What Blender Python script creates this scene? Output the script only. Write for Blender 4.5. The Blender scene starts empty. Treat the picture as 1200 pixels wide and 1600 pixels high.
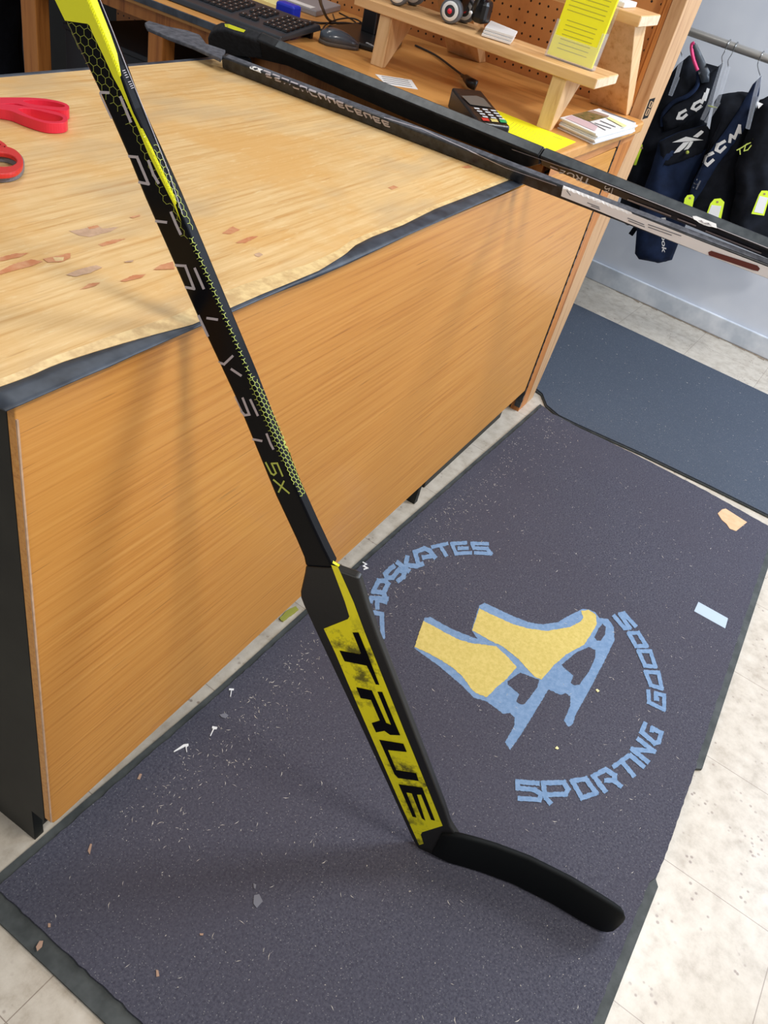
import bpy, bmesh, math, random
from mathutils import Vector, Matrix
from mathutils.geometry import delaunay_2d_cdt
from mathutils.bvhtree import BVHTree
random.seed(7)
SC = bpy.context.scene; COL = SC.collection

# ------------------------------------------------------------------ camera
FPX = 1277.03
RM = ((0.50870128, -0.8349776, 0.20984617), (-0.46029584, -0.46974972, -0.7533013), (0.72756494, 0.28661405, -0.623299))
CP = Vector((-0.43664, -0.56878, 1.362365))
RC = Matrix(RM)
cd = bpy.data.cameras.new('camera'); cam = bpy.data.objects.new('camera', cd); COL.objects.link(cam)
cd.sensor_fit = 'VERTICAL'; cd.sensor_height = 36; cd.lens = FPX / 1600 * 36; cd.clip_start = 0.02
rw = Matrix((RM[0], [-v for v in RM[1]], [-v for v in RM[2]])).transposed()
cam.matrix_world = Matrix.Translation(CP) @ rw.to_4x4()
SC.camera = cam
# ------------------------------------------------------------------ light and exposure
SC.view_settings.view_transform = 'Standard'; SC.view_settings.look = 'None'
SC.view_settings.gamma = 1; SC.view_settings.use_curve_mapping = False
SC.view_settings.exposure = 0.0
W = bpy.data.worlds.new('world'); SC.world = W; W.use_nodes = True
W.node_tree.nodes['Background'].inputs[0].default_value = (0.93, 0.95, 1.0, 1)
W.node_tree.nodes['Background'].inputs[1].default_value = 0.32
def area(name, loc, target, sx, sy, power, col):
    l = bpy.data.lights.new(name, 'AREA'); l.shape = 'RECTANGLE'; l.size = sx; l.size_y = sy; l.energy = power; l.color = col
    o = bpy.data.objects.new(name, l); COL.objects.link(o); o.location = loc
    o.rotation_euler = (Vector(target) - Vector(loc)).to_track_quat('-Z', 'Y').to_euler(); return o
area('ceiling_tube_or_fill', (0.35, -1.75, 2.7), (0.35, -1.75, 0), 0.55, 0.14, 50, (1.0, 0.96, 0.9))
area('ceiling_tube_or_fill', (2.1, -1.35, 2.7), (2.1, -1.35, 0), 0.8, 0.2, 42, (0.97, 0.98, 1.0))
area('ceiling_tube_or_fill', (-1.7, -0.7, 2.7), (-1.7, -0.7, 0), 1.2, 0.3, 26, (1.0, 0.95, 0.88))  # fill light added behind camera-left to brighten the yellow paddle
area('ceiling_tube_or_fill', (1.2, 1.3, 2.75), (1.2, 1.3, 0), 1.3, 0.35, 14, (1.0, 0.96, 0.9))
area('daylight_opening', (2.9, -2.3, 1.9), (2.95, -0.2, 0.0), 1.2, 1.0, 74, (0.72, 0.84, 1.0))

# ------------------------------------------------------------------ helpers
def ray(px, py): return RC.transposed() @ Vector(((px - 600) / FPX, (py - 800) / FPX, 1.0))
def P(px, py, ax, val):
    r = ray(px, py); return CP + r * ((val - CP[ax]) / r[ax])
def plane(pt, n):
    pt = Vector(pt); n = Vector(n).normalized()
    if n.dot(CP - pt) < 0: n = -n
    def h(px, py):
        r = ray(px, py); return CP + r * ((pt - CP).dot(n) / r.dot(n)), n
    return h
def surf(*objs):
    bm = bmesh.new()
    for o in objs:
        t = bmesh.new(); t.from_mesh(o.data); t.transform(o.matrix_world); me = bpy.data.meshes.new('t'); t.to_mesh(me); bm.from_mesh(me); t.free(); bpy.data.meshes.remove(me)
    tree = BVHTree.FromBMesh(bm)
    def h(px, py):
        r = ray(px, py).normalized(); loc, n, i, d = tree.ray_cast(CP, r)
        if loc is None:
            best = None
            for k in range(90, 200, 2):
                l, nn, i, dd = tree.find_nearest(CP + r * (k * .01))
                if l is not None and (best is None or dd < best[2]): best = (l, nn, dd)
            loc, n = best[0], best[1]
        if n.dot(CP - loc) < 0: n = -n
        return loc, n
    return h
def s2l(c): return tuple((x / 12.92 if x <= .04045 else ((x + .055) / 1.055) ** 2.4) for x in [v / 255 for v in c])
class NT:
    def __init__(s, m): s.t = m.node_tree; s.n = s.t.nodes; s.l = s.t.links
    def add(s, typ, **k):
        n = s.n.new(typ)
        for a, v in k.items(): setattr(n, a, v)
        return n
    def link(s, a, b): s.l.new(a, b)
def base(name, col, rough=.6, metal=0, spec=.5, coat=0):
    m = bpy.data.materials.new(name); m.use_nodes = True; b = m.node_tree.nodes['Principled BSDF']
    b.inputs['Base Color'].default_value = (*s2l(col), 1); b.inputs['Roughness'].default_value = rough
    b.inputs['Metallic'].default_value = metal; b.inputs['Specular IOR Level'].default_value = spec
    b.inputs['Coat Weight'].default_value = coat; b.inputs['Coat Roughness'].default_value = .12
    return m
def coords(T, scale, rot=(0, 0, 0), loc=(0, 0, 0)):
    tc = T.add('ShaderNodeTexCoord'); mp = T.add('ShaderNodeMapping')
    mp.inputs['Scale'].default_value = scale; mp.inputs['Rotation'].default_value = rot; mp.inputs['Location'].default_value = loc
    T.link(tc.outputs['Object'], mp.inputs['Vector']); return mp.outputs['Vector']
def noise(T, vec, sc, det=4, rough=.6):
    n = T.add('ShaderNodeTexNoise'); n.inputs['Scale'].default_value = sc; n.inputs['Detail'].default_value = det
    n.inputs['Roughness'].default_value = rough; T.link(vec, n.inputs['Vector']); return n.outputs['Fac']
def ramp(T, fac, stops):
    r = T.add('ShaderNodeValToRGB'); e = r.color_ramp.elements
    for i, (p, c) in enumerate(stops):
        el = e[i] if i < 2 else e.new(p)
        el.position = p; el.color = (*s2l(c), 1) if isinstance(c, tuple) else (c, c, c, 1)
    T.link(fac, r.inputs['Fac']); return r.outputs['Color']
def mix(T, fac, a, b, mode='MIX'):
    m = T.add('ShaderNodeMix', data_type='RGBA', blend_type=mode)
    for s, v in ((m.inputs[0], fac), (m.inputs[6], a), (m.inputs[7], b)):
        if isinstance(v, (int, float)): s.default_value = v
        elif isinstance(v, tuple): s.default_value = (*s2l(v), 1)
        else: T.link(v, s)
    return m.outputs[2]
def bump(T, h, st, dist=.002):
    b = T.add('ShaderNodeBump'); b.inputs['Strength'].default_value = st; b.inputs['Distance'].default_value = dist
    T.link(h, b.inputs['Height']); T.link(b.outputs['Normal'], T.n['Principled BSDF'].inputs['Normal'])
def speck(name, c1, c2, sc=40, rough=.6, spec=.4, bst=0, det=3, metal=0, coat=0):
    m = base(name, c1, rough, metal, spec, coat); T = NT(m); v = coords(T, (1, 1, 1)); f = noise(T, v, sc, det)
    T.link(ramp(T, f, [(.35, c1), (.65, c2)]), T.n['Principled BSDF'].inputs['Base Color'])
    if bst: bump(T, f, bst)
    return m
def wood(name, c1, c2, c3, grain=(2.2, 60, 60), rough=.45, spec=.4, patch=None, coat=0, streak=.5):
    m = base(name, c1, rough, 0, spec, coat); T = NT(m); v = coords(T, grain); f = noise(T, v, 1.6, 6, .62)
    c = ramp(T, f, [(.3, c3), (.46, c1), (.68, c2)])
    v2 = coords(T, tuple(g * 1.7 for g in grain), loc=(3, 1, 2)); f2 = noise(T, v2, 2.2, 2, .5)
    c = mix(T, ramp(T, f2, [(.66, 0.0), (.74, streak)]), c, c3)
    if patch:
        v3 = coords(T, (1, 1, 1)); f3 = noise(T, v3, 4.5, 5, .65)
        c = mix(T, ramp(T, f3, [(.46, 0.0), (.62, .75)]), c, patch)
        v4 = coords(T, (9, 50, 50)); f4 = noise(T, v4, 3, 5, .7); c = mix(T, ramp(T, f4, [(.58, 0.0), (.72, .55)]), c, (240, 218, 172))
        v5 = coords(T, (2.5, 5, 5), loc=(2, 5, 1)); f5 = noise(T, v5, 1.5, 3, .6); c = mix(T, ramp(T, f5, [(.5, 0.0), (.66, .5)]), c, (190, 166, 130))
        v6 = coords(T, (5, 120, 120), loc=(7, 3, 1)); f6 = noise(T, v6, 1.5, 3, .6); c = mix(T, ramp(T, f6, [(.66, 0.0), (.72, .55)]), c, (176, 124, 70))
    if name == 'varnished_plywood':
        v7 = coords(T, (5, 210, 210), loc=(1, 2, 3)); f7 = noise(T, v7, 1.6, 2, .5); c = mix(T, ramp(T, f7, [(.68, 0.0), (.73, .6)]), c, (140, 88, 40))
    T.link(c, T.n['Principled BSDF'].inputs['Base Color']); bump(T, f, .12, .001); return m
M = {}
M['top'] = wood('worn_plywood', (220, 182, 124), (232, 198, 144), (200, 150, 86), (2.4, 85, 85), .5, .35, patch=(218, 168, 98), streak=.45)
M['worn_glint'] = speck('worn_edge_glint', (204, 170, 118), (232, 204, 148), 70, .4, .5)  # worn wood, made paler for the glint along the rounded edge
M['panel'] = wood('varnished_plywood', (206, 142, 66), (216, 156, 80), (184, 118, 50), (1.3, 95, 95), .36, .45, coat=.15, streak=.35)
M['desk'] = wood('desk_veneer', (204, 146, 80), (214, 158, 92), (176, 118, 60), (14, 1.8, 14), .35, .4, streak=.2)
M['deskend'] = wood('desk_edge_wood', (186, 124, 72), (200, 138, 84), (140, 86, 46), (4, 20, 20), .4, .4, streak=.2)
M['orange'] = wood('orange_lumber', (184, 116, 56), (198, 130, 66), (140, 80, 34), (30, 30, 2), .45, .4, streak=.3)
M['tan'] = wood('tan_lumber', (190, 150, 110), (202, 164, 122), (160, 116, 76), (30, 30, 2.5), .55, .3, streak=.3)
M['pine'] = wood('pine_board', (222, 176, 122), (232, 190, 138), (198, 146, 92), (28, 2.5, 28), .5, .35, streak=.3)
M['pineleg'] = wood('pine_leg', (216, 178, 130), (226, 190, 144), (190, 142, 92), (30, 30, 3), .5, .35, streak=.3)
M['endgrain'] = speck('pine_end_grain', (206, 184, 152), (226, 206, 176), 60, .7)
M['chip'] = speck('veneer_chip', (196, 124, 80), (208, 152, 110), 60, .6)
M['chip2'] = speck('grey_scar', (184, 150, 122), (206, 170, 140), 60, .6)
M['rubber'] = speck('black_edge_rubber', (38, 44, 54), (70, 78, 90), 22, .5, .5)
M['blackpaint'] = speck('black_painted_board', (20, 21, 19), (33, 34, 30), 8, .55, .4)
M['black'] = base('black_plastic', (18, 19, 22), .35)
M['blackmat'] = base('matte_black', (14, 14, 16), .8, spec=.2)
M['charcoal'] = base('charcoal_plastic', (48, 54, 62), .4)
M['keycap'] = base('black_keycap', (30, 33, 38), .35)
M['keymark'] = base('key_marking', (200, 205, 210), .5)
M['mousetop'] = base('mouse_shell', (70, 80, 92), .25, coat=.3)
M['mouseside'] = base('mouse_side', (92, 86, 80), .5)
M['grey'] = base('grey_plastic', (150, 150, 156), .45)
M['white'] = base('white_paper', (232, 232, 232), .6)
M['offwhite'] = base('silver_print', (176, 168, 172), .45)
M['yellowpaper'] = base('yellow_paper', (255, 248, 24), .6)
M['notepad'] = base('pale_yellow_note', (236, 228, 160), .7)
M['blue'] = base('blue_plastic', (30, 50, 190), .4)
M['ink'] = base('grey_ink', (196, 190, 50), .7)
M['inkgrey'] = base('dark_ink', (110, 112, 118), .7)
M['red'] = base('red_handle', (226, 40, 66), .35)
M['darkred'] = base('dark_red_grip', (206, 44, 40), .4)
M['gripgrey'] = base('grey_grip', (110, 112, 122), .4)
M['steel'] = base('steel', (168, 170, 172), .28, metal=1)
M['rod'] = base('brushed_rod', (190, 188, 184), .4, metal=.55)
M['pink'] = base('pink_binding', (222, 60, 120), .5)
M['neon'] = base('neon_tag', (222, 250, 60), .6)
M['lime'] = base('lime_print', (178, 190, 84), .5)
M['labelwhite'] = base('glossy_label', (250, 250, 252), .35)
M['maroon'] = base('maroon_print', (104, 50, 44), .5)
M['stick2'] = speck('black_shaft', (15, 16, 20), (34, 36, 40), 50, .38, .4)
M['green'] = base('green_key', (20, 150, 90), .4)
M['slatebox'] = base('dark_slate', (34, 38, 46), .6)
M['clear'] = base('clear_plastic', (225, 232, 245), .12)
b = M['clear'].node_tree.nodes['Principled BSDF']; b.inputs['Alpha'].default_value = .14
M['stick'] = base('black_gloss_carbon', (5, 5, 8), .2, spec=.16)
M['hex'] = base('lime_hex_print', (150, 158, 62), .4)
M['stickyellow'] = base('neon_yellow_gloss', (226, 226, 20), .22, coat=.4)
M['paddle'] = speck('satin_carbon', (22, 22, 21), (30, 30, 28), 500, .38, .45)
M['blade'] = base('matte_blade', (12, 15, 16), .65, spec=.15)
M['oldstick'] = speck('scuffed_black_shaft', (22, 23, 27), (52, 54, 58), 60, .3, .5)
M['slate'] = speck('slate_top_sheen', (58, 64, 69), (84, 90, 94), 30, .35, .5)  # lighter colour stands in for the ceiling reflected in the stick's top
M['tape'] = speck('black_cloth_tape', (26, 28, 32), (44, 46, 52), 90, .8)
M['greytape_sheen'] = speck('scuffed_tape_and_sheen', (66, 68, 76), (96, 98, 106), 70, .8)  # blade tape; also painted along the hockey stick's top as a highlight
M['wall'] = speck('painted_wall', (206, 211, 221), (218, 222, 230), 3, .6)
M['basebd'] = speck('scuffed_baseboard', (182, 190, 200), (216, 220, 226), 9, .55)
M['dirt'] = speck('brown_dirt', (120, 104, 88), (150, 136, 118), 60, .9)
M['navy'] = speck('navy_fabric', (20, 30, 52), (32, 46, 76), 14, .85, .2, .5)
M['blackfab'] = speck('black_fabric', (14, 17, 24), (26, 30, 40), 18, .85, .2, .5)
M['redboot'] = base('red_boot', (190, 40, 36), .4)
M['skatewheel'] = base('grey_wheel', (96, 100, 108), .45)
M['cable'] = base('black_cable', (34, 34, 38), .5)
M['cardboard'] = speck('cardboard', (206, 164, 126), (216, 176, 138), 40, .8)
M['tapeblue'] = base('pale_blue_tape', (168, 184, 200), .55)
M['flake'] = base('pale_debris', (206, 200, 190), .7)
M['leaf'] = base('tan_debris', (160, 130, 110), .8)
M['foil'] = base('olive_scrap', (150, 150, 60), .7)
M['logoblue'] = speck('mat_logo_blue', (106, 134, 168), (122, 148, 180), 120, .95, .1)
M['logoyellow'] = speck('mat_logo_yellow', (190, 172, 98), (204, 186, 114), 120, .95, .1)
M['matedge'] = speck('mat_rubber_border', (56, 60, 60), (74, 78, 78), 30, .7, .3)
def fabricmat(name, a, b2, c3):
    m = base(name, a, .95, spec=.12); T = NT(m); v = coords(T, (1, 1, 1))
    f = noise(T, v, 230, 3, .7); c = ramp(T, f, [(.3, a), (.7, b2)])
    g = noise(T, v, 2.2, 3, .6); c = mix(T, ramp(T, g, [(.35, 0.0), (.7, .6)]), c, c3)
    h = noise(T, v, 420, 1, .5); c = mix(T, ramp(T, h, [(.70, 0.0), (.74, .5)]), c, (170, 170, 168))
    T.link(c, T.n['Principled BSDF'].inputs['Base Color']); bump(T, f, .35, .002); return m
M['mat'] = fabricmat('mat_fabric', (52, 53, 65), (88, 88, 99), (71, 69, 79))
M['mat2'] = fabricmat('mat_fabric_blue', (64, 72, 85), (80, 87, 98), (70, 77, 88))
# yellow scuffed print
m = base('scuffed_yellow', (242, 232, 12), .35, coat=.2); T = NT(m); v = coords(T, (1, 1, 1), loc=(.3, .2, .1))
f = noise(T, v, 26, 8, .72); g = noise(T, v, 7, 2, .5)
k = T.add('ShaderNodeMath', operation='MULTIPLY'); T.link(ramp(T, f, [(.49, 0.0), (.62, .9)]), k.inputs[0]); T.link(ramp(T, g, [(.42, .15), (.56, 1.0)]), k.inputs[1])
T.link(mix(T, k.outputs[0], (242, 232, 12), (70, 66, 18)), T.n['Principled BSDF'].inputs['Base Color']); M['scuffyellow'] = m
# floor tile
TH = -0.061; TX0 = 1.635; TY0 = 0.158; TS = .3048
m = base('vinyl_tile', (205, 198, 184), .32, spec=.5); T = NT(m); v = coords(T, (1, 1, 1))
f = noise(T, v, 26, 5, .65); c = ramp(T, f, [(.3, (166, 155, 140)), (.5, (187, 178, 164)), (.72, (200, 192, 179))])
v2 = coords(T, (60, 60, 60)); vo = T.add('ShaderNodeTexVoronoi'); vo.inputs['Scale'].default_value = 1.1; T.link(v2, vo.inputs['Vector'])
fl = ramp(T, vo.outputs['Distance'], [(.14, .75), (.26, 0.0)]); w = noise(T, v, 14, 2); fw = ramp(T, w, [(.52, 0.0), (.62, 1.0)])
k = T.add('ShaderNodeMath', operation='MULTIPLY'); T.link(fl, k.inputs[0]); T.link(fw, k.inputs[1])
c = mix(T, k.outputs[0], c, (120, 102, 92))
tc = T.add('ShaderNodeTexCoord'); sp = T.add('ShaderNodeSeparateXYZ'); T.link(tc.outputs['Object'], sp.inputs[0]); prev = None
for i, off in ((0, TX0), (1, TY0)):
    a = T.add('ShaderNodeMath', operation='SUBTRACT'); T.link(sp.outputs[i], a.inputs[0]); a.inputs[1].default_value = off - 30 * TS - TS / 2
    d = T.add('ShaderNodeMath', operation='MODULO'); T.link(a.outputs[0], d.inputs[0]); d.inputs[1].default_value = TS
    e = T.add('ShaderNodeMath', operation='SUBTRACT'); T.link(d.outputs[0], e.inputs[0]); e.inputs[1].default_value = TS / 2
    g = T.add('ShaderNodeMath', operation='ABSOLUTE'); T.link(e.outputs[0], g.inputs[0])
    h = T.add('ShaderNodeMath', operation='LESS_THAN'); T.link(g.outputs[0], h.inputs[0]); h.inputs[1].default_value = .0008
    if prev is not None:
        mx = T.add('ShaderNodeMath', operation='MAXIMUM'); T.link(prev, mx.inputs[0]); T.link(h.outputs[0], mx.inputs[1]); prev = mx.outputs[0]
    else: prev = h.outputs[0]
k = T.add('ShaderNodeMath', operation='MULTIPLY'); T.link(prev, k.inputs[0]); k.inputs[1].default_value = .75
c = mix(T, k.outputs[0], c, (120, 104, 92)); T.link(c, T.n['Principled BSDF'].inputs['Base Color']); M['tile'] = m
# pegboard
m = wood('pegboard', (192, 128, 72), (200, 138, 80), (170, 108, 58), (4, 4, 4), .5, .35, streak=.1); T = NT(m); bs = T.n['Principled BSDF']
src = bs.inputs['Base Color'].links[0].from_socket
tc = T.add('ShaderNodeTexCoord'); sp = T.add('ShaderNodeSeparateXYZ'); T.link(tc.outputs['Object'], sp.inputs[0]); q = []
for i, off in ((1, .0665), (2, 1.126)):
    a = T.add('ShaderNodeMath', operation='ADD'); T.link(sp.outputs[i], a.inputs[0]); a.inputs[1].default_value = 100 * .0275 - off + .01375
    d = T.add('ShaderNodeMath', operation='MODULO'); T.link(a.outputs[0], d.inputs[0]); d.inputs[1].default_value = .0275
    e = T.add('ShaderNodeMath', operation='SUBTRACT'); T.link(d.outputs[0], e.inputs[0]); e.inputs[1].default_value = .01375
    g = T.add('ShaderNodeMath', operation='POWER'); T.link(e.outputs[0], g.inputs[0]); g.inputs[1].default_value = 2; q.append(g.outputs[0])
a = T.add('ShaderNodeMath', operation='ADD'); T.link(q[0], a.inputs[0]); T.link(q[1], a.inputs[1])
h = T.add('ShaderNodeMath', operation='LESS_THAN'); T.link(a.outputs[0], h.inputs[0]); h.inputs[1].default_value = .0031 ** 2
T.link(mix(T, h.outputs[0], src, (34, 18, 10)), bs.inputs['Base Color']); M['peg'] = m

def mk(name, verts, faces, mat, parent=None, mats=None, fm=None, smooth=False):
    me = bpy.data.meshes.new(name); me.from_pydata([tuple(v) for v in verts], [], faces); me.update()
    bm = bmesh.new(); bm.from_mesh(me)
    if fm is None: bmesh.ops.remove_doubles(bm, verts=bm.verts, dist=1e-6)
    bmesh.ops.recalc_face_normals(bm, faces=bm.faces); bm.to_mesh(me); bm.free()
    for mm in (mats or [mat]): me.materials.append(M[mm])
    if fm and len(me.polygons) == len(fm):
        for p, i in zip(me.polygons, fm): p.material_index = i
    if smooth:
        for p in me.polygons: p.use_smooth = True
    o = bpy.data.objects.new(name, me); COL.objects.link(o)
    if parent is not None: attach(o, parent)
    return o
def attach(o, parent): o.parent = parent; o.matrix_parent_inverse = parent.matrix_world.inverted()
def bev(o, w, seg=2, ang=35):
    md = o.modifiers.new('bevel', 'BEVEL'); md.width = w; md.segments = seg; md.limit_method = 'ANGLE'; md.angle_limit = math.radians(ang); return o
def tag(o, label, cat, group=None, kind=None):
    if label: o['label'] = label
    if cat: o['category'] = cat
    if group: o['group'] = group
    if kind: o['kind'] = kind
    return o
def thing(name, label, cat, loc=(0, 0, 0), rot=(0, 0, 0), group=None):
    o = bpy.data.objects.new(name, None); COL.objects.link(o); o.location = loc; o.rotation_euler = rot; o.empty_display_size = .05
    o.matrix_world = Matrix.LocRotScale(Vector(loc), o.rotation_euler, None); return tag(o, label, cat, group)
def struct(o): o['kind'] = 'structure'; return o
def box(name, x0, x1, y0, y1, z0, z1, mat, parent=None, bw=0):
    v = [(x, y, z) for x in (x0, x1) for y in (y0, y1) for z in (z0, z1)]
    o = mk(name, v, [(0, 1, 3, 2), (4, 6, 7, 5), (0, 4, 5, 1), (2, 3, 7, 6), (0, 2, 6, 4), (1, 5, 7, 3)], mat, parent)
    if bw: bev(o, bw)
    return o
def prism(name, pts, d, mat, parent=None, bw=0, smooth=False, seg=2):
    """closed outline of 3-D points pushed along the vector d into a solid"""
    n = len(pts); pts = [Vector(p) for p in pts]; d = Vector(d)
    v = pts + [p + d for p in pts]
    f = [tuple(range(n)), tuple(range(2 * n - 1, n - 1, -1))] + [(i, (i + 1) % n, n + (i + 1) % n, n + i) for i in range(n)]
    o = mk(name, v, f, mat, parent)
    if bw: bev(o, bw, seg)
    return o
def tube(name, pts, r, mat, parent=None, seg=10, closed=False):
    pts = [Vector(p) for p in pts]; V = []; F = []; n = len(pts); up = Vector((0.13, 0.21, 1)).normalized()
    for i, p in enumerate(pts):
        a = pts[max(i - 1, 0)]; b_ = pts[min(i + 1, n - 1)]; t = (b_ - a).normalized(); s = t.cross(up)
        if s.length < 1e-3: s = t.cross(Vector((1, 0, 0)))
        s.normalize(); u = s.cross(t); rr = r[i] if isinstance(r, (list, tuple)) else r
        for k in range(seg): V.append(p + (s * math.cos(2 * math.pi * k / seg) + u * math.sin(2 * math.pi * k / seg)) * rr)
    for i in range(n - 1):
        for k in range(seg): F.append((i * seg + k, i * seg + (k + 1) % seg, (i + 1) * seg + (k + 1) % seg, (i + 1) * seg + k))
    F.append(tuple(range(seg))[::-1]); F.append(tuple(range((n - 1) * seg, n * seg)))
    return mk(name, V, F, mat, parent, smooth=True)
def spline(pts, n=8):
    pts = [Vector(p) for p in pts]; Q = [pts[0]] + pts + [pts[-1]]; out = []
    for i in range(1, len(Q) - 2):
        for k in range(n):
            t = k / n; a, b_, c, d = Q[i - 1:i + 3]
            out.append(.5 * ((2 * b_) + (c - a) * t + (2 * a - 5 * b_ + 4 * c - d) * t * t + (3 * b_ - a - 3 * c + d) * t ** 3))
    return out + [pts[-1]]
def inside(p, loops):
    c = False
    for L in loops:
        n = len(L)
        for i in range(n):
            a = L[i]; b_ = L[(i + 1) % n]
            if (a[1] > p[1]) != (b_[1] > p[1]) and p[0] < (b_[0] - a[0]) * (p[1] - a[1]) / (b_[1] - a[1]) + a[0]: c = not c
    return c
def cdt(loops, grid):
    vs = []; es = []
    for L in loops:
        k = len(vs); D = []
        for i in range(len(L)):
            a = Vector(L[i][:2]); b_ = Vector(L[(i + 1) % len(L)][:2]); m_ = max(1, int((b_ - a).length / (grid * 1.0)))
            D += [a + (b_ - a) * (j / m_) for j in range(m_)]
        vs += D; es += [(k + i, k + (i + 1) % len(D)) for i in range(len(D))]
    xs = [v[0] for v in vs]; ys = [v[1] for v in vs]; nb = len(vs)
    x = min(xs) + grid / 2
    while x < max(xs):
        y = min(ys) + grid / 2
        while y < max(ys):
            if inside((x, y), loops) and all((v[0] - x) ** 2 + (v[1] - y) ** 2 > (grid * .45) ** 2 for v in vs[:nb]): vs.append(Vector((x, y)))
            y += grid
        x += grid
    r = delaunay_2d_cdt(vs, es, [], 0, 1e-5)
    V = r[0]; F = [f for f in r[2] if inside((sum(V[i][0] for i in f) / 3, sum(V[i][1] for i in f) / 3), loops)]
    return V, F
def Z(x0, y0, s): return lambda pts: [(x0 + x / s, y0 + y / s) for x, y in pts]
def ragged(L, step, amp):
    out = []
    for i in range(len(L)):
        a = Vector(L[i]); b_ = Vector(L[(i + 1) % len(L)]); n = max(1, int((b_ - a).length / step))
        for j in range(n):
            p = a + (b_ - a) * (j / n); out.append((p[0] + random.uniform(-amp, amp), p[1] + random.uniform(-amp, amp)))
    return out
def decal(name, loops, hit, off, mat, parent, grid=6, rag=0):
    if rag: loops = [ragged(L, 2.2, rag) for L in loops]
    V, F = cdt(loops, grid); out = []
    for v in V:
        p, n = hit(v[0], v[1]); out.append(p + n * off)
    return mk(name, out, F, mat, parent)
def strokes(name, lines, w, hit, off, mat, parent, rag=0, sub=3.0):
    """printed strokes: every polyline becomes a ribbon lying on the surface"""
    V = []; F = []; cnt = 0; ext = w * .42 if w > 1.5 else 0
    for L in lines:
        L = [Vector(p) for p in L]; closed = (L[0] - L[-1]).length < .01
        for i in range(len(L) - 1):
            t = (L[i + 1] - L[i]).normalized(); s = Vector((-t[1], t[0])) * (w / 2)
            a = L[i] - t * (ext if (i > 0 or closed) else 0); b_ = L[i + 1] + t * (ext if (i < len(L) - 2 or closed) else 0)
            n = max(1, int((b_ - a).length / sub)); oo = off + (cnt % 14) * .00003 * (1 if w > 1.5 else 0); cnt += 1; k0 = len(V)
            for q in range(n + 1):
                p = a + (b_ - a) * (q / n)
                for sg in (-1, 0, 1):
                    c_ = p + s * sg + Vector((random.uniform(-rag, rag), random.uniform(-rag, rag))) * abs(sg)
                    h_, n_ = hit(c_[0], c_[1]); V.append(h_ + n_ * oo)
            for q in range(n):
                for m_ in range(2): k = k0 + q * 3 + m_; F.append((k, k + 1, k + 4, k + 3))
    me = bpy.data.meshes.new(name); me.from_pydata([tuple(v) for v in V], [], F); me.materials.append(M[mat])
    o = bpy.data.objects.new(name, me); COL.objects.link(o)
    if parent is not None: attach(o, parent)
    return o
def textquad(name, body, quad, hit, off, mat, parent, shear=0):
    """lettering laid on a surface, its box given by four corner points (TL, TR, BR, BL)"""
    cu = bpy.data.curves.new('t', 'FONT'); cu.body = body; cu.shear = shear; cu.offset = .012; t = bpy.data.objects.new('t', cu); COL.objects.link(t)
    bpy.context.view_layer.update(); me = bpy.data.meshes.new_from_object(t); bpy.data.objects.remove(t); bpy.data.curves.remove(cu)
    xs = [v.co.x for v in me.vertices]; ys = [v.co.y for v in me.vertices]; x0, x1, y0, y1 = min(xs), max(xs), min(ys), max(ys)
    q = [Vector(p) for p in quad]
    for v in me.vertices:
        u = (v.co.x - x0) / (x1 - x0); w = (v.co.y - y0) / (y1 - y0)
        p = (q[3] * (1 - u) + q[2] * u) * (1 - w) + (q[0] * (1 - u) + q[1] * u) * w
        h_, n_ = hit(p[0], p[1]); v.co = h_ + n_ * off
    me.name = name; me.materials.clear(); me.materials.append(M[mat]); o = bpy.data.objects.new(name, me); COL.objects.link(o)
    if parent is not None: attach(o, parent)
    return o
def puffy(name, px, pt, n, thick, mat, parent, grid=.012, w=.035, fold=.006, loops_px=()):
    """a padded body: outline on its own plane, swollen to both sides"""
    h = plane(pt, n); n = Vector(n).normalized(); o0 = Vector(pt)
    if n.dot(CP - o0) < 0: n = -n
    e1 = Vector((0, 0, 1)).cross(n).normalized(); e2 = n.cross(e1)
    lo = [[(lambda d: (d.dot(e1), d.dot(e2)))(h(*p)[0] - o0) for p in L] for L in [px] + list(loops_px)]
    V, F = cdt(lo, grid)
    def dist(v):
        b_ = 9
        for L in lo:
            for i in range(len(L)):
                a = Vector(L[i]); c = Vector(L[(i + 1) % len(L)]); ac = c - a; t = max(0, min(1, (Vector(v) - a).dot(ac) / max(ac.length_squared, 1e-12))); b_ = min(b_, (Vector(v) - a - ac * t).length)
        return b_
    D = [dist(v) for v in V]; N = len(V); ph = random.random() * 6
    def prof(d): t = min(1, d / w); return math.sqrt(max(0, 1 - (1 - t) ** 2))
    fr = []; bk = []
    for v, d in zip(V, D):
        q = o0 + e1 * v[0] + e2 * v[1]; s = prof(d)
        r = fold * s * (math.sin(v[0] * 60 + math.sin(v[1] * 23 + ph) * 2 + ph) + .7 * math.sin(v[1] * 47 - v[0] * 31 + ph))
        fr.append(q + n * (s * thick / 2 + r)); bk.append(q - n * (s * thick / 2 + .0005))
    return mk(name, fr + bk, [tuple(f) for f in F] + [tuple(N + i for i in reversed(f)) for f in F], mat, parent, smooth=True)

# ================================================================== SETTING
fl = mk('floor', [(-3, -4, 0), (3.6, -4, 0), (3.6, 3, 0), (-3, 3, 0)], [(0, 1, 2, 3)], 'tile'); fl.rotation_euler = (0, 0, TH); struct(fl)
wl = box('wall_back', 3.338, 3.42, -4, 3, 0, 2.8, 'wall'); wl.rotation_euler = (0, 0, TH); struct(wl)
bb = box('baseboard_back', 3.322, 3.3375, -3.9, 2.9, 0, .085, 'basebd', bw=.004); bb.rotation_euler = (0, 0, TH); struct(bb)
def rot(x, y, z=0): return Vector((x * math.cos(TH) - y * math.sin(TH), x * math.sin(TH) + y * math.cos(TH), z))
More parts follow.
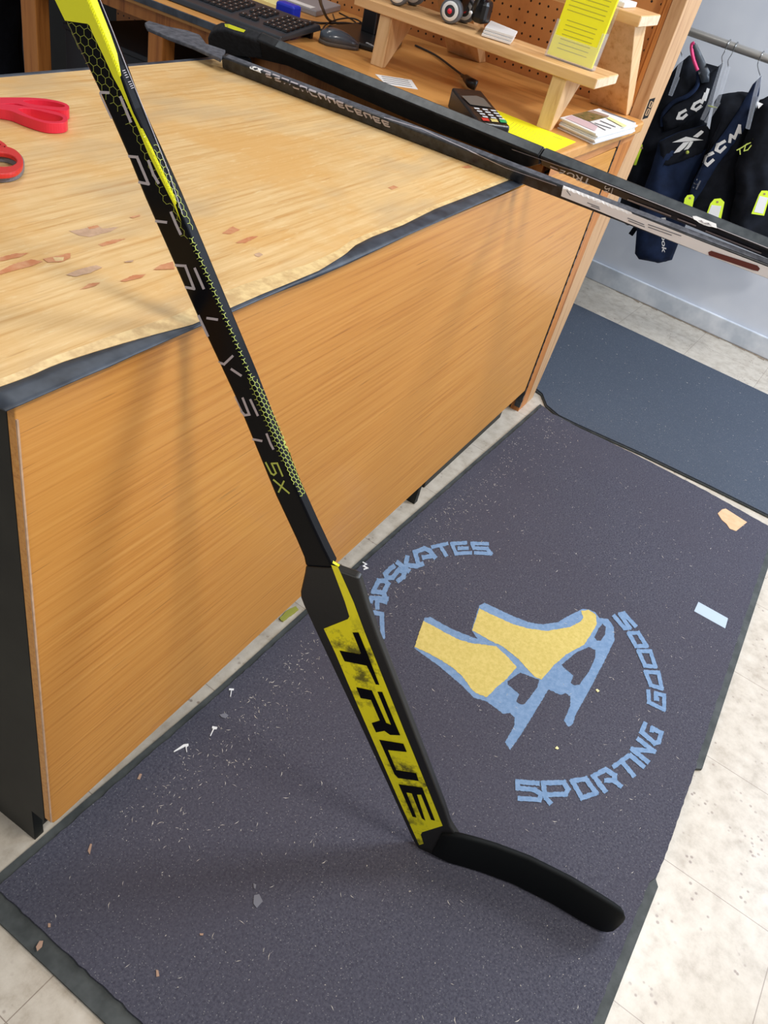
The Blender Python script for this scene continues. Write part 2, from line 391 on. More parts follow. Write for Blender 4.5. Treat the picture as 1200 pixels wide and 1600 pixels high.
# dirt along the foot of the wall
V = []; F = []
y = .3
while y > -1.6:
    w_ = random.uniform(.004, .018) * (2.0 if random.random() < .15 else 1); k = len(V)
    V += [rot(3.321, y, .0008), rot(3.321, y - .03, .0008), rot(3.321 - w_, y - .03, .0008), rot(3.321 - w_ * random.uniform(.4, 1), y, .0008)]; F.append((k, k + 1, k + 2, k + 3)); y -= .03
tag(mk('floor_dirt', V, F, 'dirt'), 'brown dirt gathered along the foot of the white wall', 'dirt', kind='stuff')

# ================================================================== MATS
FT = .0125
m1 = thing('floor_mat', 'large charcoal logo mat with a blue and yellow skate emblem, before the counter', 'mat', (.9, -.45, 0))
far = [P(x, y, 2, 0) for x, y in ((843, 634), (862, 649), (900, 669), (1000, 717), (1100, 769), (1200, 825))]
outer = [(-.118, .040), (.43, .012), (.98, .000), (1.95, -.036)] + [(p.x, p.y) for p in far] + [(1.985, -.893), (.924, -.893), (.914, -.880), (.67, -.878), (.612, -.876), (.600, -.884), (.32, -.873), (-.146, -.862)]
prism('rubber_border', [(x, y, .0) for x, y in outer], (0, 0, .007), 'matedge', m1)['label'] = 'grey rubber border'
inner = [(-.09, .020), (.43, -.002), (.98, -.014), (1.95, -.050)] + [(p.x - .012, p.y - .012) for p in far[:1]] + [(p.x - .009, p.y) for p in far[1:]] + [(1.975, -.874), (.93, -.877), (.914, -.879), (.67, -.877), (.612, -.875), (.595, -.866), (.32, -.855), (-.112, -.842)]
inner = ragged(inner, .012, .0012)
prism('mat_carpet', [(x, y, .0068) for x, y in inner], (0, 0, FT - .0068), 'mat', m1)
m2 = thing('floor_mat', 'blue-grey rubber mat by the back wall, beyond the logo mat', 'mat', (2.5, -.5, 0))
near = [P(x, y, 2, 0) for x, y in ((845, 619), (852, 637), (871, 653), (900, 667), (1000, 712), (1100, 760), (1200, 810))]
o2 = [(p.x, p.y) for p in near] + [(1.99, -1.6), (2.862, -1.66), (2.921, -.70), (2.975, .182), (2.99, .42), (2.2, .42), (2.13, .05)]
prism('rubber_border', [(x, y, .0) for x, y in o2], (0, 0, .006), 'matedge', m2)
o2i = [(p.x + .004, p.y - .001) for p in near] + [(1.997, -1.59), (2.855, -1.65), (2.916, -.70), (2.970, .182), (2.98, .41), (2.21, .41), (2.14, .04)]
prism('mat_carpet', [(x, y, .0058) for x, y in o2i], (0, 0, .0052), 'mat2', m2)
matp = plane((0, 0, FT), (0, 0, 1))
lg = bpy.data.objects.new('printed_logo', None); COL.objects.link(lg); attach(lg, m1)
z6 = Z(560, 820, 4); z7 = Z(760, 920, 4)
blue = [(647, 1013), (652, 1000), (663, 966), (672, 964), (700, 980), (735, 995), (737, 986), (749, 946), (757, 942), (800, 962), (825, 972), (848, 976), (872, 972), (894, 959), (910, 952), (920, 952), (931, 958), (937, 966), (950, 967), (959, 980), (960, 1000), (945, 1032), (920, 1080), (900, 1115), (895, 1131), (888, 1136), (881, 1126), (891, 1103), (891, 1088), (883, 1083), (875, 1086), (857, 1077), (835, 1114), (814, 1148), (797, 1172), (789, 1160), (804, 1133), (804, 1121), (797, 1114), (787, 1116), (760, 1096), (740, 1090), (720, 1070), (685, 1040)]
blue = [(647, 1013), (652, 1000), (663, 966), (672, 964), (700, 980), (735, 995), (746, 998), (737, 985), (742, 968), (749, 946), (757, 942), (800, 962), (825, 972), (848, 976), (872, 972), (894, 959), (910, 952), (920, 952), (931, 958), (937, 966), (950, 967), (959, 980), (960, 1000), (945, 1032), (920, 1080), (900, 1115), (895, 1131), (888, 1136), (881, 1126), (891, 1103), (891, 1088), (883, 1083), (875, 1086), (857, 1077), (835, 1114), (814, 1148), (797, 1172), (789, 1160), (804, 1133), (804, 1121), (797, 1114), (787, 1116), (760, 1096), (740, 1090), (720, 1070), (685, 1040)]
decal('skate_print', [blue], matp, .0004, 'logoblue', lg, 12, .5)['label'] = 'pale blue skate outline'
holes = [z7([(130, 580), (210, 525), (330, 570), (318, 615), (240, 720), (215, 725), (185, 705), (205, 660), (135, 600)]),
         z7([(470, 475), (560, 400), (640, 365), (680, 385), (680, 430), (640, 520), (580, 600), (550, 605), (525, 590), (545, 545), (480, 490)]),
         z7([(675, 305), (700, 250), (725, 218), (745, 240), (740, 290), (715, 325), (690, 325)])]
for i, h in enumerate(holes): decal('print_gap', [h], matp, .0008, 'mat', lg, 12, .4)
yel = [z6([(405, 600), (480, 640), (550, 680), (620, 715), (700, 740), (780, 750), (860, 760), (930, 825), (990, 890), (930, 960), (860, 1020), (800, 1080), (730, 1050), (700, 1020), (650, 950), (590, 895), (520, 850), (430, 800), (350, 765)]),
       [(748.8, 951), (772, 962.5), (800, 975), (825, 982.5), (855, 986), (890, 980), (908, 971), (911, 965), (907.5, 955), (920, 953), (931, 961), (932.5, 975), (922.5, 992.5), (912.5, 1007.5), (885, 1022.5), (865, 1040), (846, 1062.5), (835, 1057.5), (822, 1044), (810, 1030), (785, 1010), (765, 1001), (737.5, 985)]]
for y_ in yel: decal('boot_print', [y_], matp, .0008, 'logoyellow', lg, 12, .5)['label'] = 'yellow skate boot'
zF = Z(570, 840, 10); zG = Z(640, 835, 8.571); zH = Z(790, 1180, 7.06); zI = Z(910, 1110, 8); zJ = Z(940, 940, 8.425)
up = [zF(l) for l in ([(150, 1530), (280, 1550), (262, 1200), (120, 1175)], [(370, 960), (100, 950), (85, 1030)], [(350, 1020), (180, 965)], [(190, 960), (195, 1130)],
      [(130, 850), (215, 680), (310, 680), (360, 730), (290, 870), (130, 850)], [(290, 870), (335, 1000)],
      [(470, 440), (400, 490), (320, 570), (350, 640), (430, 630), (530, 510), (620, 550), (600, 620), (500, 700)],
      [(490, 380), (700, 540)], [(665, 285), (640, 430)], [(620, 430), (830, 455)], [(920, 410), (840, 440), (780, 230), (930, 180), (1010, 210), (1110, 330)], [(890, 320), (1050, 290)])]
strokes('wording_print', up, 7.2, matp, .0012, 'logoblue', lg, .45, 2.2)
kt = [zG(l) for l in ([(285, 175), (515, 125)], [(410, 160), (495, 300)], [(770, 115), (565, 130), (620, 262), (835, 250)], [(640, 190), (790, 190)], [(1060, 130), (835, 125), (860, 188), (1035, 195), (1085, 262), (860, 250)])]
strokes('wording_print', kt, 5.6, matp, .0012, 'logoblue', lg, .4, 2.2)
cl = [[(586, 1024), (578, 1050), (588, 1066), (603, 1060), (600, 1036)]]
strokes('wording_print', cl, 6, matp, .0012, 'logoblue', lg, .4, 2.2)
sp_ = [zH(l) for l in ([(375, 315), (130, 295), (130, 365), (320, 385), (385, 430), (370, 495), (130, 480)], [(500, 545), (440, 470), (410, 310), (640, 305), (685, 380), (660, 435), (450, 440)], [(735, 290), (880, 265), (995, 420), (840, 475), (735, 290)])] + \
      [zI(l) for l in ([(295, 1030), (135, 825), (290, 745), (400, 815), (400, 880), (270, 880)], [(390, 880), (490, 965)])]
strokes('wording_print', sp_, 7.8, matp, .0012, 'logoblue', lg, .6, 2.2)
ng = [zI(l) for l in ([(375, 715), (590, 560)], [(490, 640), (650, 835)], [(580, 550), (775, 720)], [(830, 660), (620, 490), (890, 515), (680, 350)], [(790, 150), (735, 275), (900, 415), (950, 400), (980, 285), (870, 225), (860, 280)])]
strokes('wording_print', ng, 7.2, matp, .0012, 'logoblue', lg, .5, 2.2)
gd = [zJ(l) for l in ([(612, 1160), (620, 1330), (820, 1425), (820, 1240), (710, 1210), (712, 1285), (755, 1290)], [(575, 930), (745, 940), (790, 1150), (645, 1105), (575, 930)], [(480, 655), (640, 660), (705, 860), (570, 850), (480, 655)],
      [(355, 420), (480, 415), (590, 590), (450, 590), (355, 420)], [(150, 180), (300, 355), (365, 350), (240, 170), (290, 160), (455, 340)])]
strokes('wording_print', gd, 6.2, matp, .0012, 'logoblue', lg, .4, 2.2)

# ================================================================== COUNTER
CZ = .892
ct = thing('sales_counter', 'low shop counter with an orange varnished plywood front and black left side', 'counter', (.6, .3, 0))
fp = prism('front_panel', [(0, 0, .104), (.006, 0, .092), (.02, 0, .089), (1.93, 0, .089), (1.935, 0, .86), (0, 0, .885)], (0, .012, 0), 'panel', ct); bev(fp, .0015)
sd = prism('side_panel', [(0.0, .0125, .09), (0.0, .041, .09), (0.0, .041, 0), (0.0, .76, 0), (0.0, .76, .868), (0.0, .0125, .868)], (.018, 0, 0), 'blackpaint', ct); bev(sd, .001)
box('side_panel', 1.244, 1.262, .014, .76, .0, .868, 'blackpaint', ct)
box('back_panel', .018, 1.244, .745, .76, .0, .868, 'blackpaint', ct)
box('toe_kick', .019, 1.20, .052, .064, .0, .088, 'blackpaint', ct)
box('toe_kick', 1.33, 1.86, .03, .06, .0, .088, 'blackpaint', ct)
box('corner_strip', .0, .0022, -.0022, .0, .104, .86, 'chip2', ct)
# worktop with worn front edge, its glint painted paler
U = [(-20, 610), (0, 602), (45, 586), (87, 567), (140, 550), (200, 532), (250, 519), (300, 506), (355, 482), (410, 458), (450, 442), (500, 421), (540, 396), (555, 382), (580, 369), (630, 350), (680, 325), (740, 302), (791, 282)]
Lw = [(-10, 648), (12, 642), (50, 626), (87, 606), (130, 590), (175, 572), (240, 541), (300, 512), (360, 486), (410, 467), (460, 447), (490, 436), (545, 412), (600, 386), (670, 352), (720, 328), (760, 309), (800, 292), (812, 287)]
Up = [P(x, y, 2, CZ) for x, y in U]; Up[0] = Vector((-.018, .018, CZ)); Up[-1].x = 1.255
Lp = [P(x, y, 1, -.017) for x, y in Lw]
def interp(Ls, x, i):
    if x <= Ls[0].x: return Ls[0][i]
    for a, b_ in zip(Ls, Ls[1:]):
        if a.x <= x <= b_.x: return a[i] + (b_[i] - a[i]) * (x - a.x) / max(1e-9, b_.x - a.x)
    return Ls[-1][i]
wt = thing('countertop', 'worn pale plywood countertop with peeling patches and wavy black rubber edging', 'countertop', (.6, .4, .86))
xs = [-.018 + (1.255 + .018) * i / 70 for i in range(71)]
front = [Vector((x, interp(Up, x, 1), CZ)) for x in xs]
def bandw(x): return max(.004, .008 + .022 * math.exp(-((x - .34) / .2) ** 2))
V = []; F = []; fm = []
for p in front: V += [Vector((p.x, p.y, CZ - .0012)), Vector((p.x, p.y + bandw(p.x), CZ)), Vector((p.x, .79, CZ)), Vector((p.x, max(p.y, .004), CZ - .007)), Vector((p.x, .79, CZ - .03))]
for i in range(70):
    a = i * 5; b_ = a + 5
    for q, mi in (((a, b_, b_ + 1, a + 1), 1), ((a + 1, b_ + 1, b_ + 2, a + 2), 0), ((a + 3, b_ + 3, b_, a), 0), ((a + 4, b_ + 4, b_ + 3, a + 3), 0), ((a + 2, b_ + 2, b_ + 4, a + 4), 0)): F.append(q); fm.append(mi)
F += [(0, 1, 2, 4, 3), tuple(70 * 5 + k for k in (3, 4, 2, 1, 0))]; fm += [0, 0]
mk('worktop_board', V, F, None, wt, mats=['top', 'worn_glint'], fm=fm)
V = []; F = []
ex = [-.022 + (1.264 + .022) * i / 70 for i in range(71)]
for x in ex:
    yu = interp(Up, x, 1); zl = min(interp(Lp, x, 2), CZ - .004); y1 = -.017
    yo = min(yu - .002, -.010)
    V += [Vector((x, yu + .001, CZ - .0018)), Vector((x, (yu + yo) / 2, CZ - .001 - (0.001 if yu < -.005 else 0))), Vector((x, yo - .002, CZ - .002)), Vector((x, y1 + .0005, (CZ - .002 + zl) / 2)), Vector((x, y1, zl)), Vector((x, -.001, zl - .003)), Vector((x, max(yu, .003) + .001, CZ - .008))]
n = 7
for i in range(70):
    for k in range(n): a = i * n + k; c = i * n + (k + 1) % n; F.append((a, a + n, c + n, c))
F += [tuple(range(n)), tuple(range(70 * n, 71 * n))[::-1]]
mk('edge_trim', V, F, 'rubber', wt, smooth=True)['label'] = 'black rubber edge strip, wavy and worn'
box('edge_trim', -.018, 1.262, .7905, .803, CZ - .03, CZ + .001, 'rubber', wt, .002)
box('edge_trim', 1.2555, 1.264, .01, .79, CZ - .03, CZ + .0005, 'rubber', wt, .002)
box('edge_trim', -.03, -.0185, .02, .803, CZ - .03, CZ + .0, 'rubber', wt, .002)
topp = plane((0, 0, CZ), (0, 0, 1)); zt = Z(0, 280, 4)
chips = [([(430, 325), (500, 315), (560, 300), (610, 288), (640, 310), (745, 298), (690, 330), (640, 340), (570, 362), (500, 355)], 'chip2'), ([(610, 410), (700, 380), (785, 373), (720, 400), (640, 422)], 'chip'), ([(545, 300), (610, 288), (620, 302), (560, 315)], 'chip'),
         ([(0, 490), (100, 465), (180, 463), (120, 490), (0, 515)], 'chip'), ([(0, 575), (90, 530), (200, 503), (270, 515), (200, 545), (100, 570), (0, 598)], 'chip'), ([(270, 500), (360, 480), (440, 462), (440, 495), (380, 520), (300, 522)], 'chip'), ([(330, 492), (400, 488), (395, 512), (345, 515)], 'worn_glint'),
         ([(415, 600), (480, 570), (600, 540), (640, 555), (560, 590), (470, 612)], 'chip2'), ([(495, 695), (560, 655), (625, 650), (590, 672)], 'chip'), ([(750, 640), (830, 605), (915, 595), (880, 620), (790, 642)], 'chip'), ([(955, 570), (1000, 540), (1080, 518), (1090, 565)], 'chip'),
         ([(810, 240), (870, 225), (880, 232), (830, 247)], 'chip'), ([(775, 520), (835, 508), (830, 520), (790, 525)], 'chip2')]
chips2 = [(Z(340, 380, 4.615), [(265, 80), (300, 68), (328, 85), (300, 103), (270, 95)], 'chip2'), (Z(580, 260, 4.615), [(118, 155), (160, 140), (198, 152), (150, 168)], 'chip'), (Z(580, 260, 4.615), [(650, 5), (700, -8), (730, 8), (690, 16)], 'chip'), (Z(100, 0, 3), [(740, 1095), (790, 1062), (825, 1078), (780, 1098)], 'chip'), (Z(100, 0, 3), [(800, 1140), (870, 1110), (912, 1108), (850, 1140)], 'chip')]
for ci, (pl_, mm) in enumerate(chips): decal('veneer_chip', [zt(pl_)], topp, .0003 + ci * .00006, mm, wt, 10, .4)
for z_, pl_, mm in chips2: decal('veneer_chip', [z_(pl_)], topp, .0004, mm, wt, 10, .4)

# ================================================================== POST AND PEGBOARD
gp = thing('pegboard_stand', 'wooden stand with an orange pegboard back and slotted metal strip', 'display stand', (2.15, 0, 0))
pc = [(2.015, 0), (2.075, 0), (2.19, .62), (2.232, .92), (2.265, 1.2), (2.32, 1.9), (2.09, 1.9), (2.092, .89), (2.022, .6)]
prism('corner_post', [(x, 0, z) for x, z in pc], (0, .036, 0), 'tan', gp, .002)
prism('side_strip', [(1.945, .001, .0), (2.013, .001, .0), (2.022, .001, .6), (2.088, .001, .885), (1.945, .001, .885)], (0, .03, 0), 'orange', gp)
prism('metal_strip', [(1.935, -.0015, .02), (1.944, -.0015, .02), (1.944, -.0015, .88), (1.935, -.0015, .88)], (0, .02, 0), 'oldstick', gp)['label'] = 'dark slotted metal strip'
for k in range(30): box('strip_slot', 1.9365, 1.9425, -.002, -.0014, .04 + k * .028, .05 + k * .028, 'blackmat', gp)
box('pegboard', 2.118, 2.126, .034, 2.0, .3, 1.9, 'peg', gp)
box('trim_strip', 2.093, 2.1175, .0365, .050, .937, 1.9, 'orange', gp, .002)
box('trim_strip', 2.098, 2.1175, .051, .062, .937, 1.9, 'orange', gp, .002)
h = plane((0, -.0006, 0), (0, 1, 0))
decal('sticker', [[(1015, 155), (1024, 152.5), (1012, 184), (1003.5, 186.5)]], plane((0, -.0002, 0), (0, 1, 0)), .0004, 'blackmat', gp, 4)
strokes('sticker_print', [[(1017, 158), (1020, 160), (1016, 168), (1013.5, 167), (1017, 158)], [(1012, 170), (1015, 171), (1011, 180), (1008, 180), (1012, 170)]], 1.2, h, .0006, 'tan', gp, 0, 2)

# ================================================================== DESK
DZ = .917
dk = thing('desk', 'orange wooden desk with a black front edge, behind the counter', 'desk', (1.75, 1, 0))
pts = [(1.405, -.008), (2.06, -.018), (2.078, -.012), (2.085, .004), (2.0855, .034), (2.117, .036), (2.117, 2.4), (1.405, 2.4)]
o = prism('desk_top', [(x, y, DZ - .026) for x, y in pts], (0, 0, .026), 'desk', dk); bev(o, .004)
box('edge_trim', 1.398, 1.4048, .04, 2.4, DZ - .016, DZ + .0005, 'rubber', dk, .001)['label'] = 'black edge strip'
box('end_rail', 1.42, 2.08, -.001, .0, .865, .89, 'deskend', dk)
box('apron', 1.428, 1.45, .02, 2.4, .858, .89, 'orange', dk)
for y0, y1 in ((1.142, 1.194), (1.622, 1.684)): box('leg', 1.43, 1.48, y0, y1, 0, .8575, 'orange', dk, .003)
box('leg', 1.43, 1.48, 2.30, 2.36, 0, .8575, 'orange', dk, .003)
box('leg', 2.05, 2.1, 1.622, 1.684, 0, .8905, 'orange', dk, .003)
box('end_panel', 1.46, 1.93, .0135, .03, .09, .858, 'blackpaint', dk)
cb = thing('storage_cabinet', 'dark slate cabinet in the shadow under the desk', 'cabinet', (1.7, 1.35, 0))
box('cabinet_body', 1.50, 2.02, 1.22, 1.585, .0, .735, 'slatebox', cb, .004); box('cabinet_lid', 1.495, 2.03, 1.215, 1.59, .7355, .75, 'slatebox', cb, .003)
bg = puffy('cloth_bag', [(-40, -60), (25, -50), (32, 10), (28, 70), (34, 130), (-30, 150)], (1.75, 1.9, .4), (1, .4, 0), .2, 'blackfab', None, .04, .1, .01)
tag(bg, 'dark bag stored beneath the left end of the desk', 'bag')
dbk = box('shade_back_board', 2.1262, 2.135, .04, 3.4, .0, 1.9, 'blackpaint', gp)  # near-black colour stands in for the shade under and behind the desk

# ================================================================== SHELF UNIT ON THE DESK
su = thing('display_riser', 'two-step raw pine display riser on the desk, against the pegboard', 'shelf', (1.85, .4, DZ))
def shelfboard(x0, x1, y0, y1, z0, z1):
    box('shelf_board', x0, x1, y0, y1, z0, z1, 'pine', su, .002); box('end_grain', x0 + .002, x1 - .002, y0 - .0006, y0 - .0001, z0 + .002, z1 - .002, 'endgrain', su)['label'] = 'pale end grain'
shelfboard(1.585, 1.745, .012, .67, 1.030, 1.052)
shelfboard(1.762, 1.932, .012, .67, 1.150, 1.174)
for y0 in (.082, .558):
    o = prism('front_leg', [(1.585, y0, DZ), (1.602, y0, DZ), (1.725, y0, 1.0298), (1.590, y0, 1.0298)], (0, .036, 0), 'pineleg', su, .002)
for y0, y1 in ((.038, .152), (.508, .62)):
    prism('back_leg', [(2.068, y0, DZ), (2.112, y0, DZ), (1.93, y0, 1.1498), (1.83, y0, 1.1498)], (0, y1 - y0, 0), 'pineleg', su, .002)

# ================================================================== KEYBOARD, MOUSE, MONITOR, CABLES
kb = thing('keyboard', 'black computer keyboard lying along the desk front', 'keyboard', (1.535, 1.0, DZ))
prism('keyboard_body', [(1.455, .785, DZ + .001), (1.46, .785, DZ + .014), (1.49, .785, DZ + .017), (1.625, .785, DZ + .037), (1.632, .785, DZ + .030), (1.632, .785, DZ + .022)], (0, .45, 0), 'charcoal', kb, .003)
box('foot', 1.61, 1.622, .80, .83, DZ, DZ + .026, 'black', kb)
box('foot', 1.61, 1.622, 1.19, 1.22, DZ, DZ + .026, 'black', kb)
for r in range(6):
    for c in range(22):
        if c in (4, 8) and r < 5: continue
        if r == 1 and c in (5, 7): continue
        x = 1.497 + r * .0205; y = .797 + c * .0197; zz = DZ + .0185 + (x - 1.49) * .148
        if c >= 5: y += .0
        v = [(x, y, zz), (x + .0165, y, zz + .0024), (x + .0165, y + .0165, zz + .0024), (x, y + .0165, zz)]
        t_ = [(x + .0015, y + .0015, zz + .004), (x + .015, y + .0015, zz + .0062), (x + .015, y + .015, zz + .0062), (x + .0015, y + .015, zz + .004)]
        if len([q for q in kb.children if q.name.startswith('key_cap')]) < 99:
            kk = mk('key_cap', v + t_, [(0, 1, 5, 4), (1, 2, 6, 5), (2, 3, 7, 6), (3, 0, 4, 7), (4, 5, 6, 7)], 'keycap', kb)
            mk('key_marking', [(x + .005, y + .006, zz + .0051), (x + .009, y + .006, zz + .0057), (x + .009, y + .0085, zz + .0057), (x + .005, y + .0085, zz + .0051)], [(0, 1, 2, 3)], 'keymark', kk)
ms = thing('computer_mouse', 'grey computer mouse on the desk beside the keyboard', 'mouse', (1.65, .735, DZ), (0, 0, math.atan2(-.068, .088)))
def sweep(name, sect, mat, parent, smooth=True):
    """closed rings joined into a solid"""
    n = len(sect[0]); V = [Vector(p) for s in sect for p in s]; F = []
    for i in range(len(sect) - 1):
        for k in range(n): F.append((i * n + k, i * n + (k + 1) % n, (i + 1) * n + (k + 1) % n, (i + 1) * n + k))
    F.append(tuple(range(n))[::-1]); F.append(tuple(range((len(sect) - 1) * n, len(sect) * n)))
    return mk(name, V, F, mat, parent, smooth=smooth)
def moused(z0, zf, sc, name, mat):
    S = []
    for i in range(13):
        t = i / 12; x = -.056 + .112 * t; wy = .031 * math.sqrt(max(.02, 1 - (2 * t - 1) ** 4)) * sc; hz = zf(t); ring = []
        for k in range(16):
            a = 2 * math.pi * k / 16; yy = math.cos(a) * wy; zz = math.sin(a)
            ring.append(ms.matrix_world @ Vector((x * sc, yy, z0 + (hz * max(0, zz) ** .7 if zz > 0 else 0))))
        S.append(ring)
    return sweep(name, S, mat, ms)
moused(.001, lambda t: .004 + .020 * math.sin(min(1, t * 1.25 + .08) * math.pi * .85) ** .8, 1.0, 'mouse_base', 'mouseside')
moused(.010, lambda t: .004 + .028 * max(0, math.sin(min(1, t * .9 + .1) * math.pi)) ** .7 * (1.15 - .55 * t), .97, 'mouse_shell', 'mousetop')
mo = thing('monitor_stand', 'black monitor stand on the desk behind the mouse', 'monitor stand', (1.8, .74, DZ))
prism('stand_base', [(1.70, .705, DZ), (1.728, .628, DZ), (1.93, .70, DZ), (1.93, .86, DZ), (1.78, .86, DZ)], (0, 0, .014), 'black', mo, .004)
prism('stand_neck', [(1.855, .755, DZ + .012), (1.885, .755, DZ + .012), (1.885, .80, DZ + .012), (1.855, .80, DZ + .012)], (0, .01, .5), 'black', mo, .004)
box('monitor_back', 1.84, 1.87, .55, 1.05, 1.35, 1.65, 'black', mo, .006)
for k in range(4): box('stand_button', 1.712 + k * .004, 1.719 + k * .004, .66 + k * .0105, .667 + k * .0105, DZ + .014, DZ + .0155, 'keymark', mo)
pr = thing('document_tray', 'flat grey box with white labels at the back of the desk', 'box', (1.98, 1.1, DZ))
prism('tray_body', [(1.885, .975, DZ), (2.10, 1.03, DZ), (2.10, 1.45, DZ), (1.885, 1.4, DZ)], (0, 0, .016), 'grey', pr, .003)
for y_ in (1.0, 1.12): mk('label_strip', [(1.89, y_, DZ + .0165), (1.93, y_ + .01, DZ + .0165), (1.93, y_ + .11, DZ + .0165), (1.89, y_ + .10, DZ + .0165)], [(0, 1, 2, 3)], 'white', pr)
a = P(455, 2, 2, DZ + .06); tag(box('tape_dispenser', a.x, a.x + .04, a.y - .01, a.y + .05, DZ + .0165, DZ + .05, 'blue', None, .006), 'small blue plastic box on top of the grey tray', 'box')
a = P(457, 18, 2, DZ + .01); tag(prism('notepad', [(a.x, a.y, DZ + .0005), (a.x + .07, a.y + .02, DZ + .0005), (a.x + .07, a.y + .2, DZ + .0005), (a.x, a.y + .2, DZ + .0005)], (0, 0, .011), 'notepad', None, .001), 'pale yellow notepad between keyboard and grey tray', 'notepad')
def cab(px, r, name, label, z=DZ):
    pts = [P(x, y, 2, z + r + h_) for x, y, h_ in px]; return tag(tube(name, spline(pts), r, 'cable'), label, 'cable')
cab([(498, -15, .25), (503, 10, .12), (515, 32, .01), (540, 38, .0), (575, 36, .0), (600, 36, .0), (620, 24, .0), (645, 10, .0)], .0035, 'cable', 'thick black cable curving behind the monitor stand')
cab([(494, 44, 0), (510, 48, 0), (535, 49, .0), (545, 45, 0)], .003, 'cable', 'short black cable end between keyboard and monitor stand')
cab([(520, 22, .0), (525, 35, .0), (532, 48, .0), (537, 54, .012)], .0016, 'cable', 'thin black cord running to the grey mouse')
cab([(470, 30, 0), (500, 36, 0), (540, 36, .006), (562, 40, .0)], .003, 'cable', 'black cable lying behind the keyboard corner')
cab([(500, 60, .0), (508, 40, .004), (530, 30, .006), (556, 30, .006), (580, 48, .004)], .0022, 'cable', 'thin black cord looping around the monitor neck')
cab([(530, 20, 0), (552, 32, .0), (560, 42, .003), (556, 50, .0)], .002, 'cable', 'thin black cord crossing to the stand base')
tm = thing('payment_terminal', 'black card payment terminal with coloured keys, on the desk edge', 'card reader', (1.45, .2, DZ))
c0 = P(798, 198, 2, DZ + .024); c1 = P(749, 191, 2, DZ + .027); c2 = P(706, 136, 2, DZ + .045); c3 = P(752, 141, 2, DZ + .045)
bt = [Vector((p.x, p.y, DZ + .0015)) for p in (c0, c1, c2, c3)]
mid0 = c0.lerp(c3, .55) + Vector((0, 0, .002)); tp = [c0, c1, c2, c3]
o = mk('terminal_body', bt + tp, [(0, 1, 2, 3), (4, 7, 6, 5), (0, 4, 5, 1), (1, 5, 6, 2), (2, 6, 7, 3), (3, 7, 4, 0)], 'black', tm); bev(o, .005, 3)
nrm = (c1 - c0).cross(c3 - c0).normalized(); nrm = nrm if nrm.z > 0 else -nrm
tpl = plane(c0 + nrm * .0003, nrm); za = Z(690, 120, 6)
decal('terminal_screen', [za([(185, 180), (330, 180), (395, 205), (470, 290), (270, 262)])], tpl, .0006, 'mouseside', tm, 6)
for r in range(4):
    for c in range(3):
        x = 300 + c * 78 + r * 26; y = 292 + c * 10 + r * 26
        decal('terminal_key', [za([(x, y), (x + 48, y + 6), (x + 58, y + 18), (x + 10, y + 12)])], tpl, .0012, 'keymark', tm, 8)
for x, y, mm in ((372, 388, 'redboot'), (455, 398, 'logoyellow'), (538, 405, 'green')):
    decal('terminal_key', [za([(x, y), (x + 62, y + 5), (x + 78, y + 32), (x + 14, y + 27)])], tpl, .0012, mm, tm, 8)
tag(tube('cable', spline([P(649, 71, 2, DZ + .004), P(680, 86, 2, DZ + .004), P(706, 105, 2, DZ + .005), P(728, 122, 2, DZ + .008)]), .0028, 'cable'), 'black power cord running across the desk to the card reader', 'cable')
pg = thing('power_plug', 'round black plug at the end of the card reader cord', 'plug', P(733, 130, 2, DZ))
tube('plug_body', [P(728, 122, 2, DZ + .014), P(736, 130, 2, DZ + .016), P(744, 134, 2, DZ + .014)], [.009, .0125, .0125], 'black', pg, 14)
tube('plug_neck', [P(722, 118, 2, DZ + .009), P(729, 123, 2, DZ + .013)], .005, 'black', pg)

# ================================================================== PAPERS, MAGAZINES, BROCHURES
def sheet(name, px, z, mat, th=.0004): return prism(name, [P(x, y, 2, z) for x, y in px], (0, 0, th), mat)
rc = thing('receipt', 'small white printed slip on the desk by the riser leg', 'paper', P(620, 128, 2, DZ))
o = sheet('paper_sheet', [(586, 116), (603, 132), (653, 140), (643, 125)], DZ + .0002, 'white'); attach(o, rc)
dp = plane((0, 0, DZ + .0007), (0, 0, 1))
strokes('printed_lines', [[(596 + k * 1.5, 119 + k * 3.2), (638 + k * 2, 126 + k * 3.2)] for k in range(4)], .8, dp, .0002, 'inkgrey', rc, 0, 50)
ys = thing('price_list', 'yellow lined sheet lying on the desk beside the card reader', 'paper', P(840, 210, 2, DZ))
yq = [(775, 172), (900, 222), (861, 239), (768, 198)]
o = sheet('paper_sheet', yq, DZ + .0002, 'yellowpaper'); attach(o, ys)
strokes('printed_lines', [[(803 + k * 5.2, 191 + k * 2.2), (788 + k * 5.2, 203 + k * 2.2)] for k in range(12)], .7, dp, .0002, 'ink', ys, 0, 50)
strokes('printed_lines', [[(868, 209), (884, 215)], [(864, 213), (878, 218)]], 1.0, dp, .0002, 'ink', ys, 0, 50)
zc = Z(850, 150, 7.06); tl = [P(*p, 2, DZ + .026) for p in zc([(190, 240), (620, 140), (1030, 300), (590, 420)])]
for k in range(6):
    dx = (random.uniform(-.004, .004), random.uniform(-.004, .004)); z0 = DZ + .0006 + k * .0043
    mg = thing('magazine', ['lowest magazine of the pile under the pegboard', 'second magazine from the bottom of the pile on the desk', 'third magazine from the bottom of the pile on the desk', 'third magazine from the top of the pile on the desk', 'magazine just beneath the cover picture one, on the pile', 'top magazine of the pile, with a green and brown cover picture'][k], 'magazine', (tl[0].x, tl[0].y, z0), group='magazines stacked on the desk')
    prism('pages', [Vector((p.x + dx[0], p.y + dx[1], z0)) for p in tl], (0, 0, .0037), 'white', mg, .0008)
mp_ = plane((0, 0, DZ + .026), (0, 0, 1))
M['covergreen'] = speck('cover_photo', (70, 84, 40), (150, 120, 80), 90, .4)
